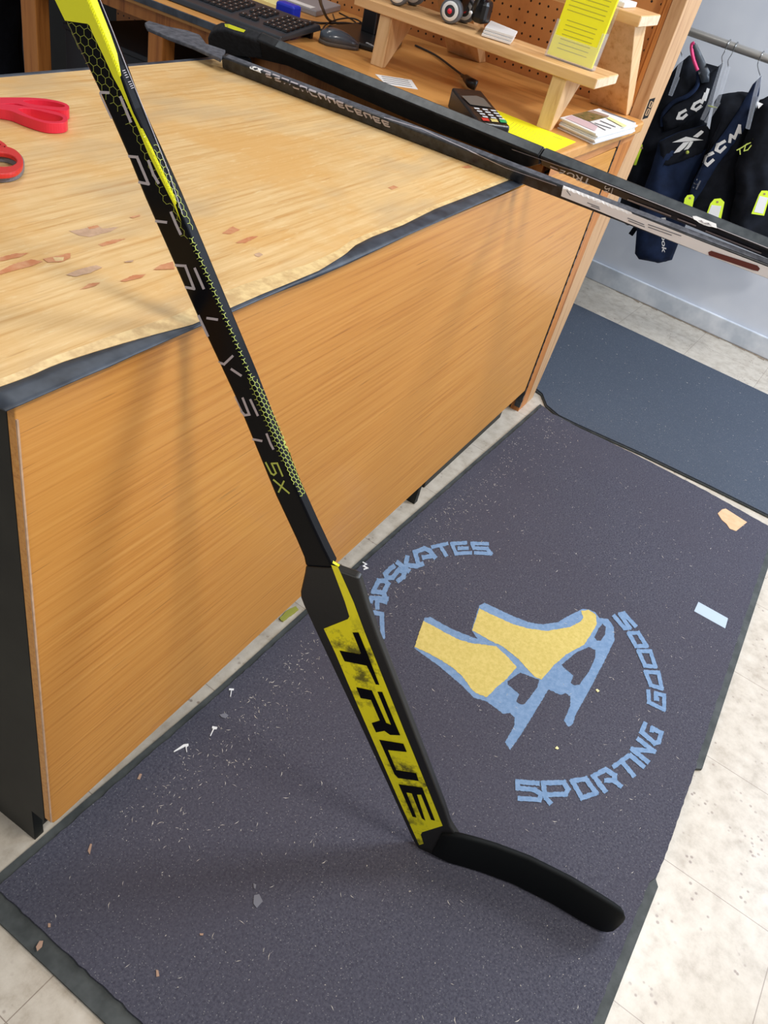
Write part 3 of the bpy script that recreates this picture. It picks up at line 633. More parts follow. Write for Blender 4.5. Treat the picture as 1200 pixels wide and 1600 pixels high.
M['coverpink'] = base('cover_pink', (214, 190, 196), .4)
decal('cover_picture', [zc([(310, 210), (480, 170), (700, 235), (500, 285)])], mp_, .0006, 'covergreen', mg, 8)
decal('cover_panel', [zc([(480, 172), (545, 160), (720, 222), (700, 238)])], mp_, .0007, 'leaf', mg, 8)
decal('cover_panel', [zc([(230, 245), (300, 215), (500, 290), (600, 330), (560, 390)])], mp_, .0005, 'coverpink', mg, 8)
strokes('cover_lines', [zc([(640, 160), (1000, 290)]), zc([(620, 275), (790, 345)]), zc([(500, 285), (680, 380)]), zc([(560, 300), (740, 360)])], 1.1, mp_, .0007, 'inkgrey', mg, 0, 50)
tag(mk('rubber_band', [P(*p, 2, DZ + .0275) for p in zc([(690, 242), (730, 232), (920, 330), (880, 345)])] + [P(*zc([(925, 335)])[0], 2, DZ + .0273), P(*zc([(890, 350)])[0], 2, DZ + .0273)], [(0, 1, 2, 3)], 'notepad'), 'pale rubber band around the pile of magazines', 'rubber band')
# brochure holder standing on the lower shelf
bh = thing('brochure_holder', 'clear acrylic holder standing on the lower riser shelf', 'leaflet holder', (1.66, .11, 1.052))
tilt = .18
def hb(y, s, d): return Vector((1.648 + s * tilt + d, y, 1.054 + s))
def slab(name, y0, y1, s0, s1, d0, d1, mat, par): 
    v = [hb(y, s, d) for y in (y0, y1) for s in (s0, s1) for d in (d0, d1)]
    return mk(name, v, [(0, 1, 3, 2), (4, 6, 7, 5), (0, 4, 5, 1), (2, 3, 7, 6), (0, 2, 6, 4), (1, 5, 7, 3)], mat, par)
slab('holder_back', .050, .172, 0, .23, .026, .028, 'clear', bh); slab('holder_front', .050, .172, 0, .045, 0, .002, 'clear', bh)
slab('holder_side', .050, .052, 0, .075, .002, .028, 'clear', bh); slab('holder_side', .170, .172, 0, .075, .002, .028, 'clear', bh); slab('holder_base', .050, .172, -.002, 0, 0, .028, 'clear', bh)
for q in (.050, .164): slab('holder_front_ear', q, q + .008, .045, .075, 0, .002, 'clear', bh)
for k in range(4):
    lf = thing('leaflet', ['front yellow printed leaflet in the clear holder', 'second yellow leaflet behind the front one in the clear holder', 'third yellow leaflet from the front in the clear holder', 'rearmost yellow leaflet in the clear holder'][k], 'leaflet', (1.66, .11, 1.055), group='yellow leaflets in the holder')
    slab('leaflet_sheet', .054, .168, .003, .225, .0035 + k * .003, .0055 + k * .003, 'yellowpaper', lf)
    if k == 0:
        V = []; F = []
        for r in range(20):
            s = .02 + r * .0095
            if 6 < r < 8: continue
            x0, x1 = (.066, .158) if r > 7 else (.074, .150); a = len(V)
            for y_, ss in ((x0, s), (x1, s), (x1, s + .0018), (x0, s + .0018)): V.append(hb(y_, ss, .0032))
            F.append((a, a + 1, a + 2, a + 3))
        mk('printed_lines', V, F, 'ink', lf)
# white booklets on the lower shelf
for k in range(3):
    zz = 1.0535 + k * .0065; q = [(752, 57), (765, 42), (801, 57), (789, 74)]
    pp = [P(x, y, 2, 1.0535) for x, y in ((752, 56), (768, 44), (803, 62), (797, 70))]
    c = sum(pp, Vector()) / 4
    tag(prism('booklet', [Vector((min(1.742, p.x + k * .002), p.y - k * .001, zz)) for p in pp], (0, 0, .0058), 'white', None, .001), ['bottom white booklet of the small stack beside the roller skate', 'middle white booklet of the small stack beside the roller skate', 'top white booklet of the small stack beside the roller skate'][k], 'booklet', 'white booklets on the riser')
tag(box('booklet', 1.80, 1.90, .07, .19, 1.1746, 1.186, 'white', None, .002), 'white booklet lying on the upper riser shelf', 'booklet')

# ================================================================== ROLLER SKATE
rs = thing('roller_skate', 'red and black roller skate with white-rimmed wheels on the lower shelf', 'roller skate', (1.69, .47, 1.052))
def wheel(c, r, ax, par):
    c = Vector(c); ax = Vector(ax).normalized(); u = ax.cross(Vector((0, 0, 1))).normalized(); w = ax.cross(u)
    def ring(name, prof, mat, pr_):
        S = []
        for k in range(24):
            a = 2 * math.pi * k / 24; d = u * math.cos(a) + w * math.sin(a); S.append([c + d * rr + ax * h_ for rr, h_ in prof])
        V = [p for s in S for p in s]; n = len(prof); F = []
        for k in range(24):
            for j in range(n - 1): F.append((k * n + j, ((k + 1) % 24) * n + j, ((k + 1) % 24) * n + j + 1, k * n + j + 1))
        return mk(name, V, F, mat, pr_, smooth=True)
    wh = ring('wheel', [(.0005, .012), (r * .6, .012), (r * .9, .014), (r, .008), (r, -.008), (r * .9, -.014), (.0005, -.012)], 'skatewheel', par)
    ring('wheel_rim', [(r * .48, .0155), (r * .76, .0155), (r * .78, .012)], 'white', wh); ring('wheel_hub', [(.0005, .017), (r * .2, .017), (r * .3, .0145), (r * .48, .0145)], 'charcoal', wh)
    ring('axle_cap', [(.0005, .020), (r * .2, .0185), (r * .22, .016)], 'red', wh)
AX = (-1, -.15, 0)
for x, y in ((1.632, .425), (1.632, .575), (1.712, .425), (1.712, .575)): wheel((x, y, 1.0795), .027, AX, rs)
for y in (.425, .575):
    tube('truck_axle', [(1.64, y, 1.0795), (1.705, y, 1.0795)], .005, 'steel', rs)
    prism('truck', [(1.655, y - .012, 1.0795), (1.69, y - .012, 1.0795), (1.70, y - .012, 1.12), (1.645, y - .012, 1.12)], (0, .024, 0), 'black', rs, .003)
box('sole_plate', 1.635, 1.71, .36, .62, 1.12, 1.128, 'steel', rs, .003)
box('toe_stop', 1.65, 1.695, .345, .385, 1.068, 1.12, 'black', rs, .012)
sweep('boot', [[Vector((1.672 + math.cos(2 * math.pi * k / 16) * w_, y, 1.128 + (.5 + .5 * math.sin(2 * math.pi * k / 16)) * h_)) for k in range(16)] for y, w_, h_ in ((.345, .012, .02), (.36, .03, .045), (.42, .04, .07), (.50, .038, .10), (.56, .036, .19), (.60, .035, .2), (.625, .028, .19), (.63, .01, .15))], 'redboot', rs)
tube('strap', [(1.628, .37, 1.09), (1.626, .36, 1.13), (1.64, .36, 1.19)], .006, 'black', rs)
tube('strap_bolt', [(1.622, .37, 1.09), (1.618, .37, 1.09)], .004, 'white', rs)

# ================================================================== SCISSORS
zs = Z(0, 0, 6.667)
def loopprism(name, outer, hole, z, h_, mat, par):
    n = max(len(outer), len(hole)); V, F = cdt([outer, hole], 60); 
    T_ = [P(v[0], v[1], 2, z) for v in V]; N = len(T_); E = {}
    for f in F:
        for i in range(3):
            e = (f[i], f[(i + 1) % 3]); k = tuple(sorted(e)); E.setdefault(k, []).append(e)
    FF = [tuple(f) for f in F] + [tuple(N + i for i in reversed(f)) for f in F] + [(e[0][1], e[0][0], N + e[0][0], N + e[0][1]) for e in E.values() if len(e) == 1]
    o_ = mk(name, T_ + [p - Vector((0, 0, h_)) for p in T_], FF, mat, par); bev(o_, .002, 3); return o_
def smooth2(L, n=4): 
    Q = [Vector((*p, 0)) for p in L]; out = []
    for i in range(len(Q)):
        a, b_, c, d = Q[i - 1], Q[i], Q[(i + 1) % len(Q)], Q[(i + 2) % len(Q)]
        for k in range(n):
            t = k / n; v = .5 * ((2 * b_) + (c - a) * t + (2 * a - 5 * b_ + 4 * c - d) * t * t + (3 * b_ - a - 3 * c + d) * t ** 3); out.append((v.x, v.y))
    return out
sc1 = thing('scissors', 'scissors with bright red handles on the counter', 'scissors', P(20, 180, 2, CZ))
loopprism('handle', smooth2(zs([(-60, 1020), (150, 1014), (300, 1015), (450, 1025), (600, 1050), (700, 1085), (722, 1125), (690, 1150), (560, 1140), (430, 1125), (280, 1105), (150, 1075), (-60, 1080)])), smooth2(zs([(240, 1048), (400, 1040), (560, 1060), (660, 1090), (675, 1108), (620, 1116), (480, 1102), (340, 1085)])), CZ + .0165, .015, 'red', sc1)
loopprism('handle', smooth2(zs([(-60, 1085), (100, 1085), (250, 1105), (450, 1135), (600, 1168), (680, 1200), (706, 1235), (680, 1272), (590, 1284), (480, 1278), (370, 1250), (240, 1205), (100, 1150), (-60, 1120)])), smooth2(zs([(190, 1135), (320, 1132), (470, 1165), (600, 1197), (655, 1225), (630, 1256), (540, 1262), (430, 1245), (300, 1200)])), CZ + .0165, .0158, 'red', sc1)
a = P(-10, 162, 2, CZ + .006); prism('blade', [a, a + Vector((.01, -.025, 0)), a + Vector((-.13, .03, 0))], (0, 0, .003), 'steel', sc1)
sc2 = thing('scissors', 'scissors with dark red and grey handles at the counter edge of view', 'scissors', P(5, 250, 2, CZ))
loopprism('handle', smooth2([(-45, 232), (-20, 226), (10, 228), (28, 236), (36, 249), (33, 262), (20, 270), (-5, 272), (-35, 268), (-50, 250)]), smooth2([(-30, 242), (0, 238), (20, 243), (26, 252), (15, 259), (-10, 259), (-30, 254)]), CZ + .0165, .007, 'darkred', sc2)
loopprism('handle_rim', smooth2([(-47, 235), (-20, 229), (12, 231), (31, 239), (38, 252), (34, 266), (20, 274), (-5, 276), (-37, 271), (-53, 253)]), smooth2([(-30, 248), (0, 244), (19, 249), (25, 257), (14, 263), (-10, 264), (-30, 259)]), CZ + .0092, .0088, 'gripgrey', sc2)['label'] = 'grey lower rim'
loopprism('handle', smooth2([(-45, 214), (-20, 212), (0, 219), (11, 228), (2, 231), (-20, 228), (-40, 228)]), smooth2([(-30, 219), (-10, 220), (2, 226), (-10, 226), (-28, 225)]), CZ + .0165, .0155, 'darkred', sc2)
a = P(-45, 245, 2, CZ + .006); prism('blade', [a, a + Vector((-.005, -.02, 0)), a + Vector((-.12, .05, 0))], (0, 0, .003), 'steel', sc2)

# ================================================================== MAIN GOALIE STICK
H0 = Vector((.38, -.48, .0135)); TO = Vector((.46, -.847, .0135)); cc = P(330, 500, 1, -.042)
bd = (TO - H0).normalized(); nn = (cc - H0).cross(bd).normalized(); nn = nn if nn.x > 0 else -nn
fpl = plane(H0, nn); ud = bd.cross(nn); ud = ud if ud.z > 0 else -ud
gs = thing('goalie_stick', 'black and yellow goalie stick leaning against the counter, blade on the mat', 'hockey stick', (.4, -.6, FT))
def fpts(L): return [fpl(x, y)[0] for x, y in L]
sl = [(87, 0), (125, 82), (155, 145), (200, 247), (225, 309), (306, 492), (367, 622), (430, 775), (462, 843), (474, 871)]
sr = [(138, 0), (160, 50), (183, 105), (208, 172), (240, 241), (270, 307), (304, 386), (343, 478), (372, 546), (392, 593), (420, 664), (461, 763), (487, 820), (505, 858), (517, 882)]
Lf = fpts(sl); Rt = fpts(sr); dL = (Lf[0] - Lf[4]).normalized(); tlen = .22
bs_ = fpl(477, 885)[0]
so = [Lf[0] + dL * tlen] + Lf + [fpl(477, 885)[0], fpl(520, 888)[0]] + Rt[::-1] + [Rt[0] + dL * tlen]
sh = prism('shaft', so, nn * .0195, 'stick', gs, .0035, seg=3)
po = fpts([(477, 885.5), (475.5, 896), (469, 925), (469.5, 934), (474, 946), (500, 1002), (560, 1129), (606, 1228), (640, 1303), (646, 1315), (654, 1327), (666, 1337), (684, 1345), (702, 1349), (716, 1335), (716, 1312), (708, 1300), (702, 1290), (693, 1262), (665, 1190), (630, 1100), (590, 997), (574, 952), (560, 905), (555, 902), (530, 893), (520, 888.5)])
pd = prism('paddle', po, nn * .0145, 'paddle', gs, .003, seg=3)
# blade: a curved board standing on its lower edge
bx = [(672, 1341), (686, 1346), (700, 1351), (722, 1356), (750, 1364), (800, 1382), (860, 1412), (905, 1439), (925, 1450), (938, 1457), (946, 1460), (952, 1461), (956, 1459)]
bot = [P(x, y, 2, FT + .0012) for x, y in bx]; S = []
zs_ = [(.006, .080), (.002, .092), (.001, .099), (0, .099), (0, .099), (0, .098), (0, .097), (0, .096), (.0005, .093), (.002, .089), (.006, .083), (.013, .074), (.026, .056)]
for i, (p, (a_, b_)) in enumerate(zip(bot, zs_)):
    t = (bot[min(i + 1, len(bot) - 1)] - bot[max(i - 1, 0)]).normalized(); s = Vector((-t.y, t.x, 0)); s = s if s.x > 0 else -s; th = .0115 if i < 10 else .009
    f = p + s * (.004, .003, .002, .001, .0005, 0, 0, 0, 0, 0, 0, 0, 0)[i]; lo_, hi_ = f + ud * a_, f + ud * b_
    S.append([lo_ + s * .0015, lo_ + ud * .004, hi_ - ud * .005, hi_ + s * .002, hi_ + s * (th - .002), hi_ - ud * .005 + s * th, lo_ + ud * .004 + s * th, lo_ + s * (th - .002)])
bl = sweep('blade', S, 'blade', gs)
sf = surf(sh, pd)
YB = [(60, -60), (87, 0), (102.5, 32), (138, 37), (141, 40), (144.5, 49.5), (164, 90), (177.5, 120), (190, 142.5), (214, 195), (232.5, 240), (251, 277.5), (270, 315), (284, 347), (271, 306), (237, 232), (209, 176), (195.5, 141), (188.5, 120), (182, 84), (170, 49.5), (150.5, 0), (128, -60)]
decal('yellow_flash', [YB], sf, .0010, 'stickyellow', sh, 2)['label'] = 'neon yellow flash'
strokes('pinstripe', [[(155, 0), (176, 52), (196, 104), (215, 150), (240, 212), (262, 268), (284, 335)]], .9, sf, .0011, 'offwhite', sh, 0, 5)
# honeycomb print
def fuv(px, py):
    q = fpl(px, py)[0] - H0; return q
e_s = dL; e_t = (nn.cross(e_s)).normalized()
regs = [[(100, 32), (138, 38), (144, 52), (164, 92), (178, 122), (190, 145), (214, 198), (250, 280), (283, 348), (296, 374), (287, 372), (262, 325), (238, 275), (222, 240), (205, 205), (190, 178), (165, 155), (148, 128)],
        [(237, 222), (246, 224), (268, 275), (292, 330), (304, 362), (292, 350), (275, 318), (256, 272)],
        [(388, 590), (398, 588), (413, 610), (432, 652), (462, 722), (478, 766), (470, 776), (462, 762), (430, 700), (405, 640), (392, 612)]]
strip = [(297, 372), (303, 372), (340, 455), (375, 535), (398, 590), (391, 596), (368, 540), (333, 460)]
def back(p):
    c = RC @ (p - CP); return 600 + FPX * c[0] / c[2], 800 + FPX * c[1] / c[2]
def lattice(pitch, regions, anchor, stretch=1.0):
    A_ = fpl(*anchor)[0]; out = []; h3 = math.sqrt(3)
    for i in range(-160, 160):
        for j in range(-14, 14):
            cx = (i + .5 * (j % 2)) * pitch; cy = j * pitch * h3 / 2 * stretch
            vs = [(cx + pitch / h3 * math.cos(math.radians(30 + 60 * k)), cy + pitch / h3 * math.sin(math.radians(30 + 60 * k)) * stretch) for k in range(6)]
            for k in (0, 1, 2):
                a, b_ = vs[k], vs[(k + 1) % 6]; pa = back(A_ + e_s * a[0] + e_t * a[1]); pb = back(A_ + e_s * b_[0] + e_t * b_[1]); mm = ((pa[0] + pb[0]) / 2, (pa[1] + pb[1]) / 2)
                if any(inside(mm, [r]) for r in regions): out.append([pa, pb])
    return out
strokes('honeycomb_print', lattice(.0085, regs[:1], (120, 60)), .75, sf, .00035, 'hex', sh, 0, 20)['label'] = 'lime honeycomb pattern'
for rg in regs[1:]: strokes('honeycomb_print', lattice(.0072, [rg], (430, 655), .8), .75, sf, .00035, 'lime', sh, 0, 20)['label'] = 'fine lime honeycomb band'
zz_ = []
for k in range(19):
    t = k / 18; c_ = Vector((300, 376)) * (1 - t) + Vector((391, 588)) * t; s_ = 1.15 - .25 * t
    zz_ += [[(c_.x - 4 * s_, c_.y - 3.5 * s_), (c_.x - .8, c_.y - 2.4 * s_), (c_.x + 1.2, c_.y + 2.4 * s_), (c_.x - 2.2 * s_, c_.y + 4.6 * s_)], [(c_.x - .8, c_.y - 2.4 * s_), (c_.x + 2 * s_, c_.y - 5.0 * s_)], [(c_.x + 1.2, c_.y + 2.4 * s_), (c_.x + 4.2 * s_, c_.y + 3.6 * s_)]]
strokes('honeycomb_print', zz_, .9, sf, .00035, 'lime', sh, 0, 20)
cA = Z(120, 120, 5.333); cB = Z(260, 380, 7.62); cC = Z(330, 540, 6.667)
ltr = [cA([(275, 132), (205, 128), (195, 150), (240, 245), (290, 350)]), cA([(365, 160), (455, 380)]), cA([(418, 660), (505, 668), (600, 892), (515, 875)]), cA([(597, 692), (640, 810), (686, 890)]), cA([(655, 1200), (755, 1212)]), cA([(785, 1122), (830, 1230), (870, 1315)]),
       cB([(105, 260), (228, 268), (332, 540), (225, 520)]), cB([(338, 290), (450, 545)]), cB([(382, 855), (500, 1110)]), cB([(480, 888), (618, 908)]), cB([(618, 1415), (690, 1438), (798, 1335)]), cB([(770, 1492), (898, 1578)]),
       cC([(242, 528), (318, 685), (352, 722), (400, 716), (328, 538)]), cC([(408, 555), (490, 730)]), cC([(432, 972), (535, 992)]), cC([(577, 912), (620, 1020), (652, 1080)])]
for k in range(8): strokes('silver_letter', ltr[2 * k:2 * k + 2], 4.4 - .13 * k, sf, .0006, 'offwhite', sh, 0, 3)
sx_ = [cC([(568, 1212), (628, 1330), (655, 1345), (678, 1325), (632, 1225), (690, 1222), (748, 1360)]), cC([(648, 1392), (818, 1538)]), cC([(762, 1405), (702, 1528)])]
strokes('yellow_letter', sx_[:1], 2.6, sf, .0006, 'lime', sh, 0, 3); strokes('yellow_letter', sx_[1:], 2.6, sf, .0006, 'lime', sh, 0, 3)
strokes('small_lettering', [[(190.5 + k * 1.1, 111 + k * 2.2), (195 + k * 1.1, 109.5 + k * 2.2)] for k in (0, 1.6, 3.2, 4.8, 8, 9.6, 11, 12.4)], 1.2, sf, .0006, 'offwhite', sh, 0, 5)
YP = [(517.5, 882.5), (528, 885), (552.5, 940), (570, 987.5), (597.5, 1056), (631, 1140), (647, 1179), (672, 1241), (691.7, 1290), (659.5, 1300), (657.5, 1304), (662, 1318), (655, 1320), (623.6, 1250.6), (575, 1139), (542.5, 1064), (524, 1020), (506, 982), (543.7, 967), (546, 963), (539, 940)]
decal('paddle_graphic', [YP], plane(H0 - nn * .0002, nn), .0004, 'scuffyellow', pd, 8)['label'] = 'scuffed yellow panel'
decal('shoulder_mark', [[(520, 876), (531, 883), (529, 886), (519, 880)]], sf, .0006, 'stickyellow', pd, 3)
cD = Z(500, 940, 8); cE = Z(570, 1120, 7.273); lp = plane(H0 - nn * .0002, nn)
for q in (cD([(410, 380), (485, 380), (600, 660), (745, 1035), (700, 1030), (640, 900), (585, 795), (310, 740), (245, 605), (500, 652), (515, 640)]),
          [(556.9, 1073), (581.3, 1078), (603.8, 1128.8), (611.3, 1131.9), (590, 1080), (597.5, 1080.3), (615.4, 1124), (625.7, 1148.2), (609.9, 1147.5), (600.9, 1141.3), (587.9, 1143.6), (581, 1129), (593.8, 1125), (580, 1093.1), (563.8, 1090)],
          cE([(165, 255), (440, 300), (480, 395), (265, 372), (360, 600), (585, 635), (615, 725), (380, 690), (340, 650)]),
          cE([(385, 760), (655, 800), (800, 1175), (755, 1165), (640, 880), (595, 880), (690, 1175), (650, 1150), (535, 865), (475, 855), (590, 1140), (545, 1130)])):
    decal('black_letter', [q], lp, .0010, 'stick', pd, 8)
# ================================================================== STICKS LYING ON THE COUNTER
def bar(name, a, b_, w, n, wl_, nl_, mat, par, bw=.003):
    """square-cut bar from a to b: the corner line runs a-b, w and n are unit directions of its two faces"""
    w = Vector(w); n = Vector(n); o_ = prism(name, [a, a + w * wl_, a + w * wl_ + n * nl_, a + n * nl_], b_ - a, mat, par); bev(o_, bw, 3); return o_
s1 = thing('hockey_stick', 'scuffed hockey stick with a long white label, lying on the counter end', 'hockey stick', (1.2, .3, CZ))
A1 = P(345, 88, 2, .9185); B1 = P(1200, 414, 2, .9185); d1 = (B1 - A1).normalized(); B1 = B1 + d1 * .35
e1 = Vector((-d1.y, d1.x, 0)); e1 = e1 if e1.x > 0 else -e1
ang = math.radians(18); wv = e1 * math.cos(ang) + Vector((0, 0, 1)) * math.sin(ang); dv = -e1 * -math.sin(ang) * 1 - Vector((0, 0, 1)) * math.cos(ang); dv = (e1 * math.sin(ang) - Vector((0, 0, 1)) * math.cos(ang))
s1a = bar('shaft', A1, B1, wv, dv, .020, .0275, 'oldstick', s1, .0035)
hs1 = surf(s1a)
bt1 = [P(x, y, 2, .912) for x, y in ((352, 84), (322, 74), (312, 60), (292, 53), (262, 47), (232, 38), (226, 41), (230, 49), (262, 63), (300, 77), (345, 98))]
prism('blade', bt1, (0, 0, .008), 'greytape_sheen', s1, .002)['label'] = 'grey taped blade'
decal('white_label', [[(880, 290.5), (940, 314), (1000, 338), (1100, 378), (1230, 428), (1230, 446), (1100, 396), (1000, 356), (940, 331), (877, 306)]], hs1, .0013, 'labelwhite', s1a, 3)['label'] = 'long white printed label'
decal('maroon_label', [[(1107, 393), (1112, 391), (1184, 414), (1188, 419), (1185, 423), (1176, 421), (1108, 398)]], hs1, .0020, 'maroon', s1a, 3)
for q in ([(918, 316), (937, 323.5)], [(924, 321), (938, 326.5)], [(981, 340), (1007, 350.5)], [(982, 344), (1008, 354)], [(1013, 350), (1065, 368)], [(1013, 354), (1050, 367)], [(886, 297), (892, 305)]): strokes('label_print', [q], 1.2, hs1, .0018, 'gripgrey', s1a, 0, 5)
lt_ = []
for k in range(14):
    x = 412 + k * 14.2; y = 112.5 + k * 5.9; strokes('silver_letter', [[(x, y - 2), (x + 5, y + 6.5)], [(x, y - 2), (x + 11, y + 2)]] + random.choice([[[(x + 5, y + 6.5), (x + 13, y + 9)]], [[(x + 3, y + 3), (x + 11, y + 5)], [(x + 5, y + 6.5), (x + 13, y + 9)]], [[(x + 10, y + 2), (x + 13, y + 8)]]]), 2.2, hs1, .0009, 'offwhite', s1a, 0, 5)
decal('silver_mark', [[(390, 105), (398, 104), (411, 109), (408, 114), (398, 110), (391, 107)]], hs1, .0006, 'white', s1a, 4)
strokes('edge_line', [[(600, 184), (660, 202), (737, 237), (790, 262), (870, 290)]], 1.0, hs1, .0006, 'offwhite', s1a, 0, 6)
s2 = thing('goalie_stick', 'black goalie stick lying in the gap between counter and desk', 'hockey stick', (1.33, .3, CZ))
RZ = .940; A2 = P(500, 104, 2, RZ); B2 = P(1200, 391, 2, RZ); d2 = (B2 - A2).normalized(); e2 = Vector((-d2.y, d2.x, 0)); e2 = e2 if e2.x > 0 else -e2
Fd = e2 * .73 - Vector((0, 0, .68)); Nd = e2 * .68 + Vector((0, 0, .73)); fp2 = plane(A2, Nd)
shp = A2 + d2 * ((P(835, 246, 2, RZ) - A2).length)
s2p = prism('paddle', [fp2(x, y)[0] for x, y in ((400, 62), (427, 74), (500, 104))] + [shp, shp + Fd * .030] + [fp2(x, y)[0] for x, y in ((828, 262), (815, 261), (760, 236), (693, 211), (620, 180), (450, 104), (400, 92))], Nd * .024, 'stick2', s2, .004, seg=3)
hq = fp2(360, 84)[0]
s2b = prism('blade', [hq - d2 * .05 + Fd * .001, hq + d2 * .06 + Fd * .001, hq + Fd * .30 - d2 * .02, hq + Fd * .31 - d2 * .09], Nd * .012, 'tape', s2, .003)
s2s = bar('shaft', shp + d2 * .0005, B2 + d2 * .28, Nd, Fd, .024, .030, 'stick2', s2, .004)
hs2 = surf(s2s, s2p)
def strip(name, a, b_, w, wl, out, mat, par, m_=.003): return prism(name, [a + w * m_, b_ + w * m_, b_ + w * (wl - m_), a + w * (wl - m_)], out * .0005, mat, par)  # thin strips that paint the sheen onto the sticks' upper faces
strip('top_sheen', shp + d2 * .003, B2 + d2 * .27, Nd, .024, -Fd, 'slate', s2s)['label'] = 'slate grey top face with painted ceiling sheen'
strip('top_sheen', fp2(427, 74)[0] + d2 * .004 - Fd * .0002, fp2(500, 104)[0], Nd, .024, -Fd, 'slate', s2p); strip('top_sheen', fp2(500, 104)[0], shp - d2 * .004, Nd, .024, -Fd, 'slate', s2p)
strip('top_sheen', A1 + d1 * .01, B1 - d1 * .01, wv, .020, -dv, 'greytape_sheen', s1a, .003)['label'] = 'scuffed grey top face with painted highlight'
s2t = prism('butt_tape', [fp2(x, y)[0] for x, y in ((324, 60), (328, 51), (338, 47), (352, 47), (384, 58), (408, 67), (412, 92), (398, 91), (372, 88), (345, 86), (326, 80))], Nd * .027, 'tape', s2, .006, seg=3); s2t['label'] = 'black cloth tape wrapped round the heel'
for v in s2t.data.vertices: v.co -= Nd * .0015
hst = surf(s2t)
decal('yellow_mark', [[(351, 37.5), (358, 38), (384, 47.5), (381, 51), (366, 47), (352, 42)]], hst, .0008, 'stickyellow', s2t, 4)['label'] = 'yellow flash on the tape'
textquad('silver_lettering', 'TRUE', [(921, 289), (873, 272), (876, 264), (925, 280)], hs2, .0008, 'white', s2s)
textquad('silver_lettering', '26', [(946, 289), (941, 301), (949, 305), (954, 293)], hs2, .0008, 'white', s2s)
strokes('silver_bar', [[(955, 303), (958, 293)]], 1.2, hs2, .0008, 'white', s2s, 0, 4)
for q in ([(981, 311), (1049, 337)], [(1059, 341), (1088, 352)], [(1103, 360), (1190, 395)], [(860, 259), (872, 264)]): strokes('silver_lettering', [q], 2.2, hs2, .0012, 'offwhite', s2s, 0, 4)
strokes('edge_line', [[(800, 233), (900, 268), (1000, 308), (1100, 348), (1200, 388)]], 1.0, hs2, .0006, 'offwhite', s2s, 0, 6)
decal('silver_patch', [[(1082, 338), (1088, 338), (1119, 350), (1120, 357), (1100, 351), (1084, 343)]], hs2, .0008, 'white', s2s, 4)

# ================================================================== CLOTHES RACK
RX = 2.95
rd = thing('garment_rail', 'brushed metal hanging rail along the white wall', 'clothes rail', (RX, -.3, 1.07))
ra = P(1080, 50, 0, RX); rb = P(1200, 92, 0, RX); dr = (rb - ra).normalized(); 
tube('rail_tube', [ra - dr * .5, rb + dr * .8], .0135, 'rod', rd, 20)
for q in (-.45, 1.0): tube('rail_bracket', [ra + dr * q, (ra + dr * q) + Vector((.40 - (0.06 if q > 0 else -.02), 0, 0))], .008, 'rod', rd)
NG = Vector((-.93, -.36, 0))
zk = Z(1000, 60, 6)
def garment(label, cat, px, x, thick, mat, fold=.005, w=.04):
    t = thing('hockey_pants', label, cat, P(px[0][0], px[0][1], 0, x), group='hockey pants hanging on the rail'); c = P(sum(p[0] for p in px) / len(px), sum(p[1] for p in px) / len(px), 0, x)
    b_ = puffy('pants_body', px, c, NG, thick, mat, t, .014, w, fold); return t, b_, surf(b_)
g1, g1b, h1 = garment('black goalie pants with a pink-edged flap, farthest left on the rail', 'hockey pants', [(1046, 118), (1060, 100), (1078, 86), (1092, 106), (1104, 99), (1122, 104), (1130, 97), (1118, 140), (1108, 178), (1096, 240), (1070, 330), (980, 352), (962, 340), (985, 262), (1004, 215), (1020, 180), (1034, 148)], 2.99, .10, 'blackfab')
puffy('waist_flap', [(1080, 74), (1084, 66), (1089, 69), (1098, 88), (1109, 112), (1108, 128), (1096, 130), (1090, 110)], P(1092, 98, 0, 2.90), NG, .012, 'charcoal', g1, .01, .01, .0)
tube('flap_binding', spline([P(x, y, 0, 2.885) for x, y in ((1085, 67), (1081, 70), (1081, 80), (1084, 94), (1090, 110))]), .006, 'pink', g1)['label'] = 'bright pink binding'
tube('waistband', spline([P(x, y, 0, 2.92) for x, y in ((1092, 112), (1089, 134), (1074, 150), (1052, 160), (1037, 178), (1035, 198))]), .008, 'navy', g1)
wp1 = puffy('waist_panel', [(1035, 184), (1052, 166), (1076, 154), (1092, 138), (1098, 122), (1128, 102), (1114, 140), (1106, 158), (1090, 176), (1064, 196), (1038, 206)], P(1080, 160, 0, 2.93), NG, .03, 'blackfab', g1, .01, .012, .0)
hw = surf(wp1, g1b)
for q in ([(435, 668), (372, 702), (352, 748), (398, 748), (442, 708)], [(575, 578), (512, 612), (488, 655), (525, 668), (578, 628)], [(575, 610), (612, 520), (606, 572), (640, 468)]): strokes('white_letter', [zk(q)], 4.4, hw, .002, 'white', g1, 0, 3)
g2, g2b, h2 = garment('navy and black girdle with a white delta logo, hanging lowest on the rail', 'hockey pants', [(1030, 220), (1060, 206), (1103, 194), (1118, 215), (1105, 260), (1086, 300), (1074, 345), (1062, 375), (1050, 406), (1030, 411), (998, 405), (992, 396), (996, 345), (1004, 300), (1018, 262)], 2.90, .07, 'navy')
hw2 = plane(P(1070, 230, 0, 2.862), NG); 
bp2 = puffy('belt_panel', [(1030, 222), (1060, 207), (1103, 195), (1118, 214), (1100, 240), (1062, 254), (1034, 262)], P(1074, 228, 0, 2.862), NG, .02, 'blackfab', g2, .01, .01, 0)
hw2 = surf(bp2, g2b)
for q in ([(300, 975), (430, 920), (595, 952), (510, 958), (400, 968)], [(495, 920), (560, 870), (625, 820), (590, 885), (540, 928)], [(315, 1075), (350, 1030), (405, 975), (465, 965), (420, 1020), (370, 1062)], [(410, 1045), (440, 1010), (470, 962), (500, 965), (475, 1010), (450, 1038)]):
    decal('delta_logo', [zk(q)], hw2, .002, 'white', g2, 8)
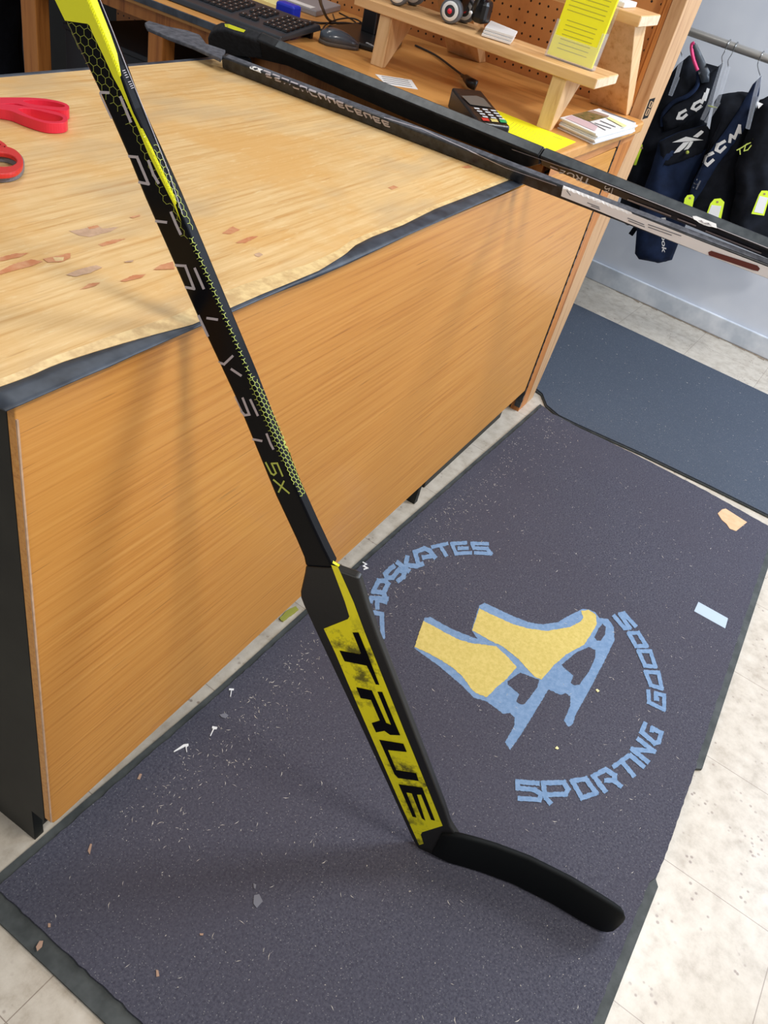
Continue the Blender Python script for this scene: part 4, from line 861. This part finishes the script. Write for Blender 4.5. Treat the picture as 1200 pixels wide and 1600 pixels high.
tube('snap_button', [P(1074, 238, 0, 2.845), P(1074, 238, 0, 2.837)], .006, 'lime', g2)
textquad('lettering', 'Reebok', [(1040, 340), (1041, 396), (1034, 394), (1033, 340)], h2, .002, 'white', g2)['label'] = 'white Reebok lettering running down the leg'
prism('strap_tab', [P(x, y, 0, 2.92) for x, y in ((982, 365), (992, 351), (998, 355), (988, 369))], (.01, 0, 0), 'blackfab', g2)
g3, g3b, h3_ = garment('black hockey pants with white lettering and yellow piping, middle of the rail', 'hockey pants', [(1116, 160), (1124, 148), (1140, 145), (1160, 143), (1180, 146), (1182, 175), (1176, 215), (1160, 262), (1150, 330), (1142, 372), (1110, 366), (1078, 352), (1072, 320), (1078, 292), (1092, 262), (1104, 232), (1110, 195)], 2.90, .11, 'blackfab')
tube('piping', spline([P(x, y, 0, 2.845) for x, y in ((1106, 165), (1120, 168), (1134, 167), (1147, 161))]), .0025, 'lime', g3)['label'] = 'yellow piping at the waist'
wp3 = puffy('waist_panel', [(1176, 132), (1190, 118), (1186, 148), (1172, 190), (1150, 222), (1122, 256), (1096, 300), (1080, 322), (1074, 312), (1084, 282), (1106, 240), (1136, 200), (1158, 165)], P(1130, 220, 0, 2.838), NG, .02, 'navy', g3, .01, .01, 0)
hw3 = surf(wp3, g3b)
for q in ([(692, 1068), (622, 1108), (606, 1160), (632, 1186), (692, 1132)], [(802, 958), (732, 998), (714, 1045), (750, 1062), (804, 1010)], [(838, 978), (850, 908), (886, 932), (932, 818), (936, 892)]): strokes('white_letter', [zk(q)], 4.6, hw3, .002, 'white', g3, 0, 3)
strokes('buckle', [[(1083, 278), (1094, 283), (1088, 295), (1078, 290), (1083, 278)], [(1084, 286), (1090, 288)]], 2.2, hw3, .001, 'gripgrey', g3, 0, 5)
g4, g4b, h4 = garment('navy hockey pants with outlined yellow lettering, farthest right on the rail', 'hockey pants', [(1186, 158), (1200, 150), (1232, 152), (1262, 175), (1270, 400), (1215, 398), (1150, 375), (1140, 340), (1150, 300), (1148, 262), (1158, 232), (1172, 196)], 2.86, .12, 'blackfab')
hw4 = plane(P(1175, 215, 0, 2.785), NG)
tk = [zk(l) for l in ([(905, 1050), (960, 1020), (1010, 985)], [(935, 1035), (940, 1090)], [(1040, 975), (990, 1000), (975, 1055), (1010, 1045), (1045, 1000)], [(1060, 940), (1080, 985), (1080, 950), (1110, 900)], [(1180, 850), (1130, 870), (1115, 930), (1150, 920), (1190, 880)], [(1070, 930), (1200, 800)])]
strokes('lettering', tk, 1.6, hw4, 0, 'lime', g4, 0, 4)['label'] = 'yellow outlined lettering'
decal('white_patch', [zk([(1095, 590), (1155, 615), (1110, 660)])], plane(P(1187, 164, 0, 2.79), NG), 0, 'white', g4, 8)
def hanger(label, top, neck, lo1, lo2, x):
    t = thing('trouser_hanger', label, 'hanger', P(*top, 0, x), group='clear clip hangers on the rail')
    rp = ra + dr * ((P(*top, 0, RX) - ra).dot(dr)); a_ = P(*neck, 0, x); pts = [rp + Vector((.012, 0, -.012)), rp + Vector((.010, 0, .012)), rp + Vector((-.004, 0, .0165)), rp + Vector((-.0165, 0, .004)), rp + Vector((-.018, 0, -.02)), rp.lerp(a_, .7) + Vector((-.012, .006, 0)), a_]
    tube('hook', spline(pts, 5), .0016, 'steel', t, 8)
    c = P(*lo1, 0, x - .02); dd = (c - a_); s_ = Vector((0, 1, 0))
    prism('clip_arm', [a_ + Vector((0, .007, 0)), a_ - Vector((0, .007, 0)), c - Vector((0, .005, 0)), c + Vector((0, .009, 0))], (.006, 0, 0), 'clear', t, .002)
    c2 = P(*lo2, 0, x - .03); prism('clip', [c + Vector((0, .009, 0)), c - Vector((0, .008, 0)), c2 - Vector((0, .006, 0)), c2 + Vector((0, .008, 0))], (.012, 0, 0), 'clear', t, .002)
hanger('clear clip hanger on the left of the close pair, over the first lettered waistband', (1140, 66), (1129, 98), (1110, 160), (1097, 188), 2.86)
hanger('clear clip hanger on the right of the close pair, above the delta logo', (1153, 66), (1138, 104), (1122, 160), (1103, 192), 2.84)
hanger('clear clip hanger over the yellow lettered pants', (1194, 80), (1188, 118), (1180, 150), (1168, 202), 2.77)
hanger('clear clip hanger half hidden behind the pegboard post', (1063, 55), (1066, 88), (1058, 120), (1047, 150), 2.86)
def tg(label, px, mark, x):
    t = thing('price_tag', label, 'tag', P(*px[0], 0, x), group='neon tags on the hockey pants'); hp_ = plane(P(*px[0], 0, x), NG)
    q = [hp_(*p)[0] for p in px]; prism('tag_card', q, NG * -.001, 'neon', t)
    if mark: decal('tag_print', [mark], hp_, .0006, 'white', t, 8)
    c = (Vector(px[0]) + Vector(px[1])) / 2 + Vector((0, 5)); strokes('tag_hole', [[(c.x - 1.5, c.y), (c.x + 1.5, c.y)]], 3, hp_, .0008, 'leaf', t, 0, 9)
tg('neon tag hanging left, below the small buckle', [(1074, 305), (1082, 304), (1085, 308), (1080, 333), (1066, 330), (1070, 310)], None, 2.79)
tg('large neon tag with white print, between two hockey pants', [(1116, 311), (1126, 310), (1132, 316), (1126, 345), (1102, 340), (1110, 318)], [(1112, 320), (1127, 322), (1121, 345), (1104, 340)], 2.78)
tg('neon tag at the right side of the rail', [(1190, 298), (1199, 298), (1204, 302), (1194, 337), (1174, 334), (1186, 304)], [(1187, 306), (1200, 309), (1192, 334), (1178, 331)], 2.76)
tg('thin neon tag seen edge-on beside the wooden post', [(1002, 226), (1004, 226), (1003, 232), (994, 258), (990, 258), (999, 232)], None, 2.92)

# ================================================================== DEBRIS ON THE MAT
def scrap(name, label, px, z, mat, th=.0006, group=None, rag=0):
    q = ragged(px, 3, rag) if rag else px
    return tag(prism(name, [P(x, y, 2, z) for x, y in q], (0, 0, th), mat), label, 'scrap', group)
zd = Z(900, 700, 4)
scrap('cardboard_scrap', 'torn tan cardboard scrap near the far edge of the logo mat', zd([(885, 410), (912, 385), (935, 380), (1068, 465), (1000, 520), (960, 505), (940, 475), (910, 450)]), FT + .0004, 'cardboard', .001)
scrap('tape_piece', 'pale blue rectangle of tape on the right of the logo mat', zd([(765, 962), (950, 1065), (932, 1128), (738, 1020)]), FT + .0004, 'tapeblue', .0004)
zp = Z(0, 1000, 2.6675)
for i, (body, lb) in enumerate((([(955, 203), (975, 204), (974, 211), (966, 211), (962, 238), (959, 237), (963, 210), (954, 210)], 'white plastic tag pin on the mat, nearest the counter'), ([(885, 360), (906, 364), (903, 373), (892, 373), (878, 402), (875, 400), (888, 371), (883, 368)], 'white plastic tag pin on the mat, between the two others'), ([(765, 436), (785, 433), (786, 442), (778, 446), (780, 468), (777, 468), (773, 444), (762, 450), (725, 468), (724, 465)], 'white plastic tag pin on the mat, farthest left and bent'))):
    scrap('tag_pin', lb, zp(body), FT + .0005, 'white', .0012, 'plastic tag pins on the mat')
scrap('tag_pin', 'zigzag white bit of plastic beside the shoulder of the leaning stick', [(567, 878), (574, 882), (569, 884), (576, 888), (568, 891), (568, 889), (572, 888), (566, 885), (571, 882), (566, 879)], FT + .0005, 'white', .0012)
lv = [(-10, [(150, 1280), (165, 1255), (180, 1255), (175, 1280), (155, 1298)], 'curled tan flake at the lower left of the mat'), (0, [(650, 1375), (660, 1378), (664, 1402), (652, 1405)], 'tan flake on the mat far below the counter corner'), (0, [(366, 880), (376, 850), (384, 852), (374, 895)], 'long brown husk on the mat near the counter corner'), (0, [(572, 580), (582, 558), (592, 560), (583, 583)], 'reddish husk on the mat along the counter'), (0, [(915, 312), (940, 306), (952, 315), (940, 328), (922, 322)], 'grey lint clump on the mat close to the counter'), (0, [(1058, 1065), (1080, 1060), (1095, 1090), (1070, 1118), (1056, 1100)], 'grey smudge of gum near the middle of the mat'), (0, [(1055, 1015), (1068, 1020), (1064, 1040), (1058, 1034)], 'small tan flake just above the grey gum'), (0, [(200, 1182), (211, 1182), (211, 1198), (200, 1198)], 'tiny square tan chip at the lower left of the mat'), (0, [(832, 1224), (848, 1224), (846, 1232), (834, 1232)], 'tiny tan chip in the open lower mat')]
for _, q, lb in lv: scrap('debris_flake', lb, zp(q), FT + .0004, 'leaf' if 'grey' not in lb else 'gripgrey', .0012)
scrap('debris_flake', 'pale yellow flake on the mat below the right skate blade', z7([(428, 998), (440, 985), (452, 1000), (444, 1005)]), FT + .0008, 'notepad', .0014)
scrap('debris_flake', 'pale yellow flake on the mat right of the blue skate blade', z7([(682, 632), (692, 628), (706, 640), (695, 648)]), FT + .0008, 'notepad', .0014)
scrap('foil_scrap', 'olive scrap in the gap beneath the counter front', [(436, 968), (448, 955), (462, 948), (466, 954), (455, 962), (442, 972)], .0010, 'foil', .003, None, .6)
V = []; F = []
def fleck(x, y, s, ln, z=FT + .0003):
    a = random.uniform(0, 3.14); c = Vector((math.cos(a), math.sin(a), 0)); d = Vector((-c.y, c.x, 0)); p = Vector((x, y, z)); k = len(V)
    b_ = random.uniform(-.3, .3)
    V.extend([p - c * ln - d * s, p + c * ln * .1 - d * s + d * b_ * ln, p + c * ln + d * s * .3, p + c * ln * .1 + d * s + d * b_ * ln, p + Vector((0, 0, s)) + d * b_ * ln * .5]); F.extend([(k, k + 1, k + 4), (k + 1, k + 2, k + 4), (k + 2, k + 3, k + 4), (k + 3, k, k + 4)])
for i in range(1300):
    r = random.random()
    if r < .55: x = random.uniform(.1, 2.0); y = -.02 - .04 * (x / 2) - abs(random.gauss(0, .07)) - .01
    else: x = random.uniform(-.08, 1.95); y = random.uniform(-.84, -.05)
    if random.random() < .6: fleck(x, y, .0008, random.uniform(.0008, .0019))
    else: fleck(x, y, .00042, random.uniform(.0025, .0065))
tag(mk('sawdust_flecks', V, F, 'flake'), 'pale sawdust and lint flecks sprinkled over the dark logo mat', 'debris', kind='stuff')
V = []; F = []
for i in range(160): fleck(random.uniform(2.12, 2.85), random.uniform(-1.1, .1), .0006, random.uniform(.0008, .004), .0114)
tag(mk('sawdust_flecks', V, F, 'flake'), 'pale lint flecks sprinkled over the blue-grey mat', 'debris', kind='stuff')
bpy.context.view_layer.update()
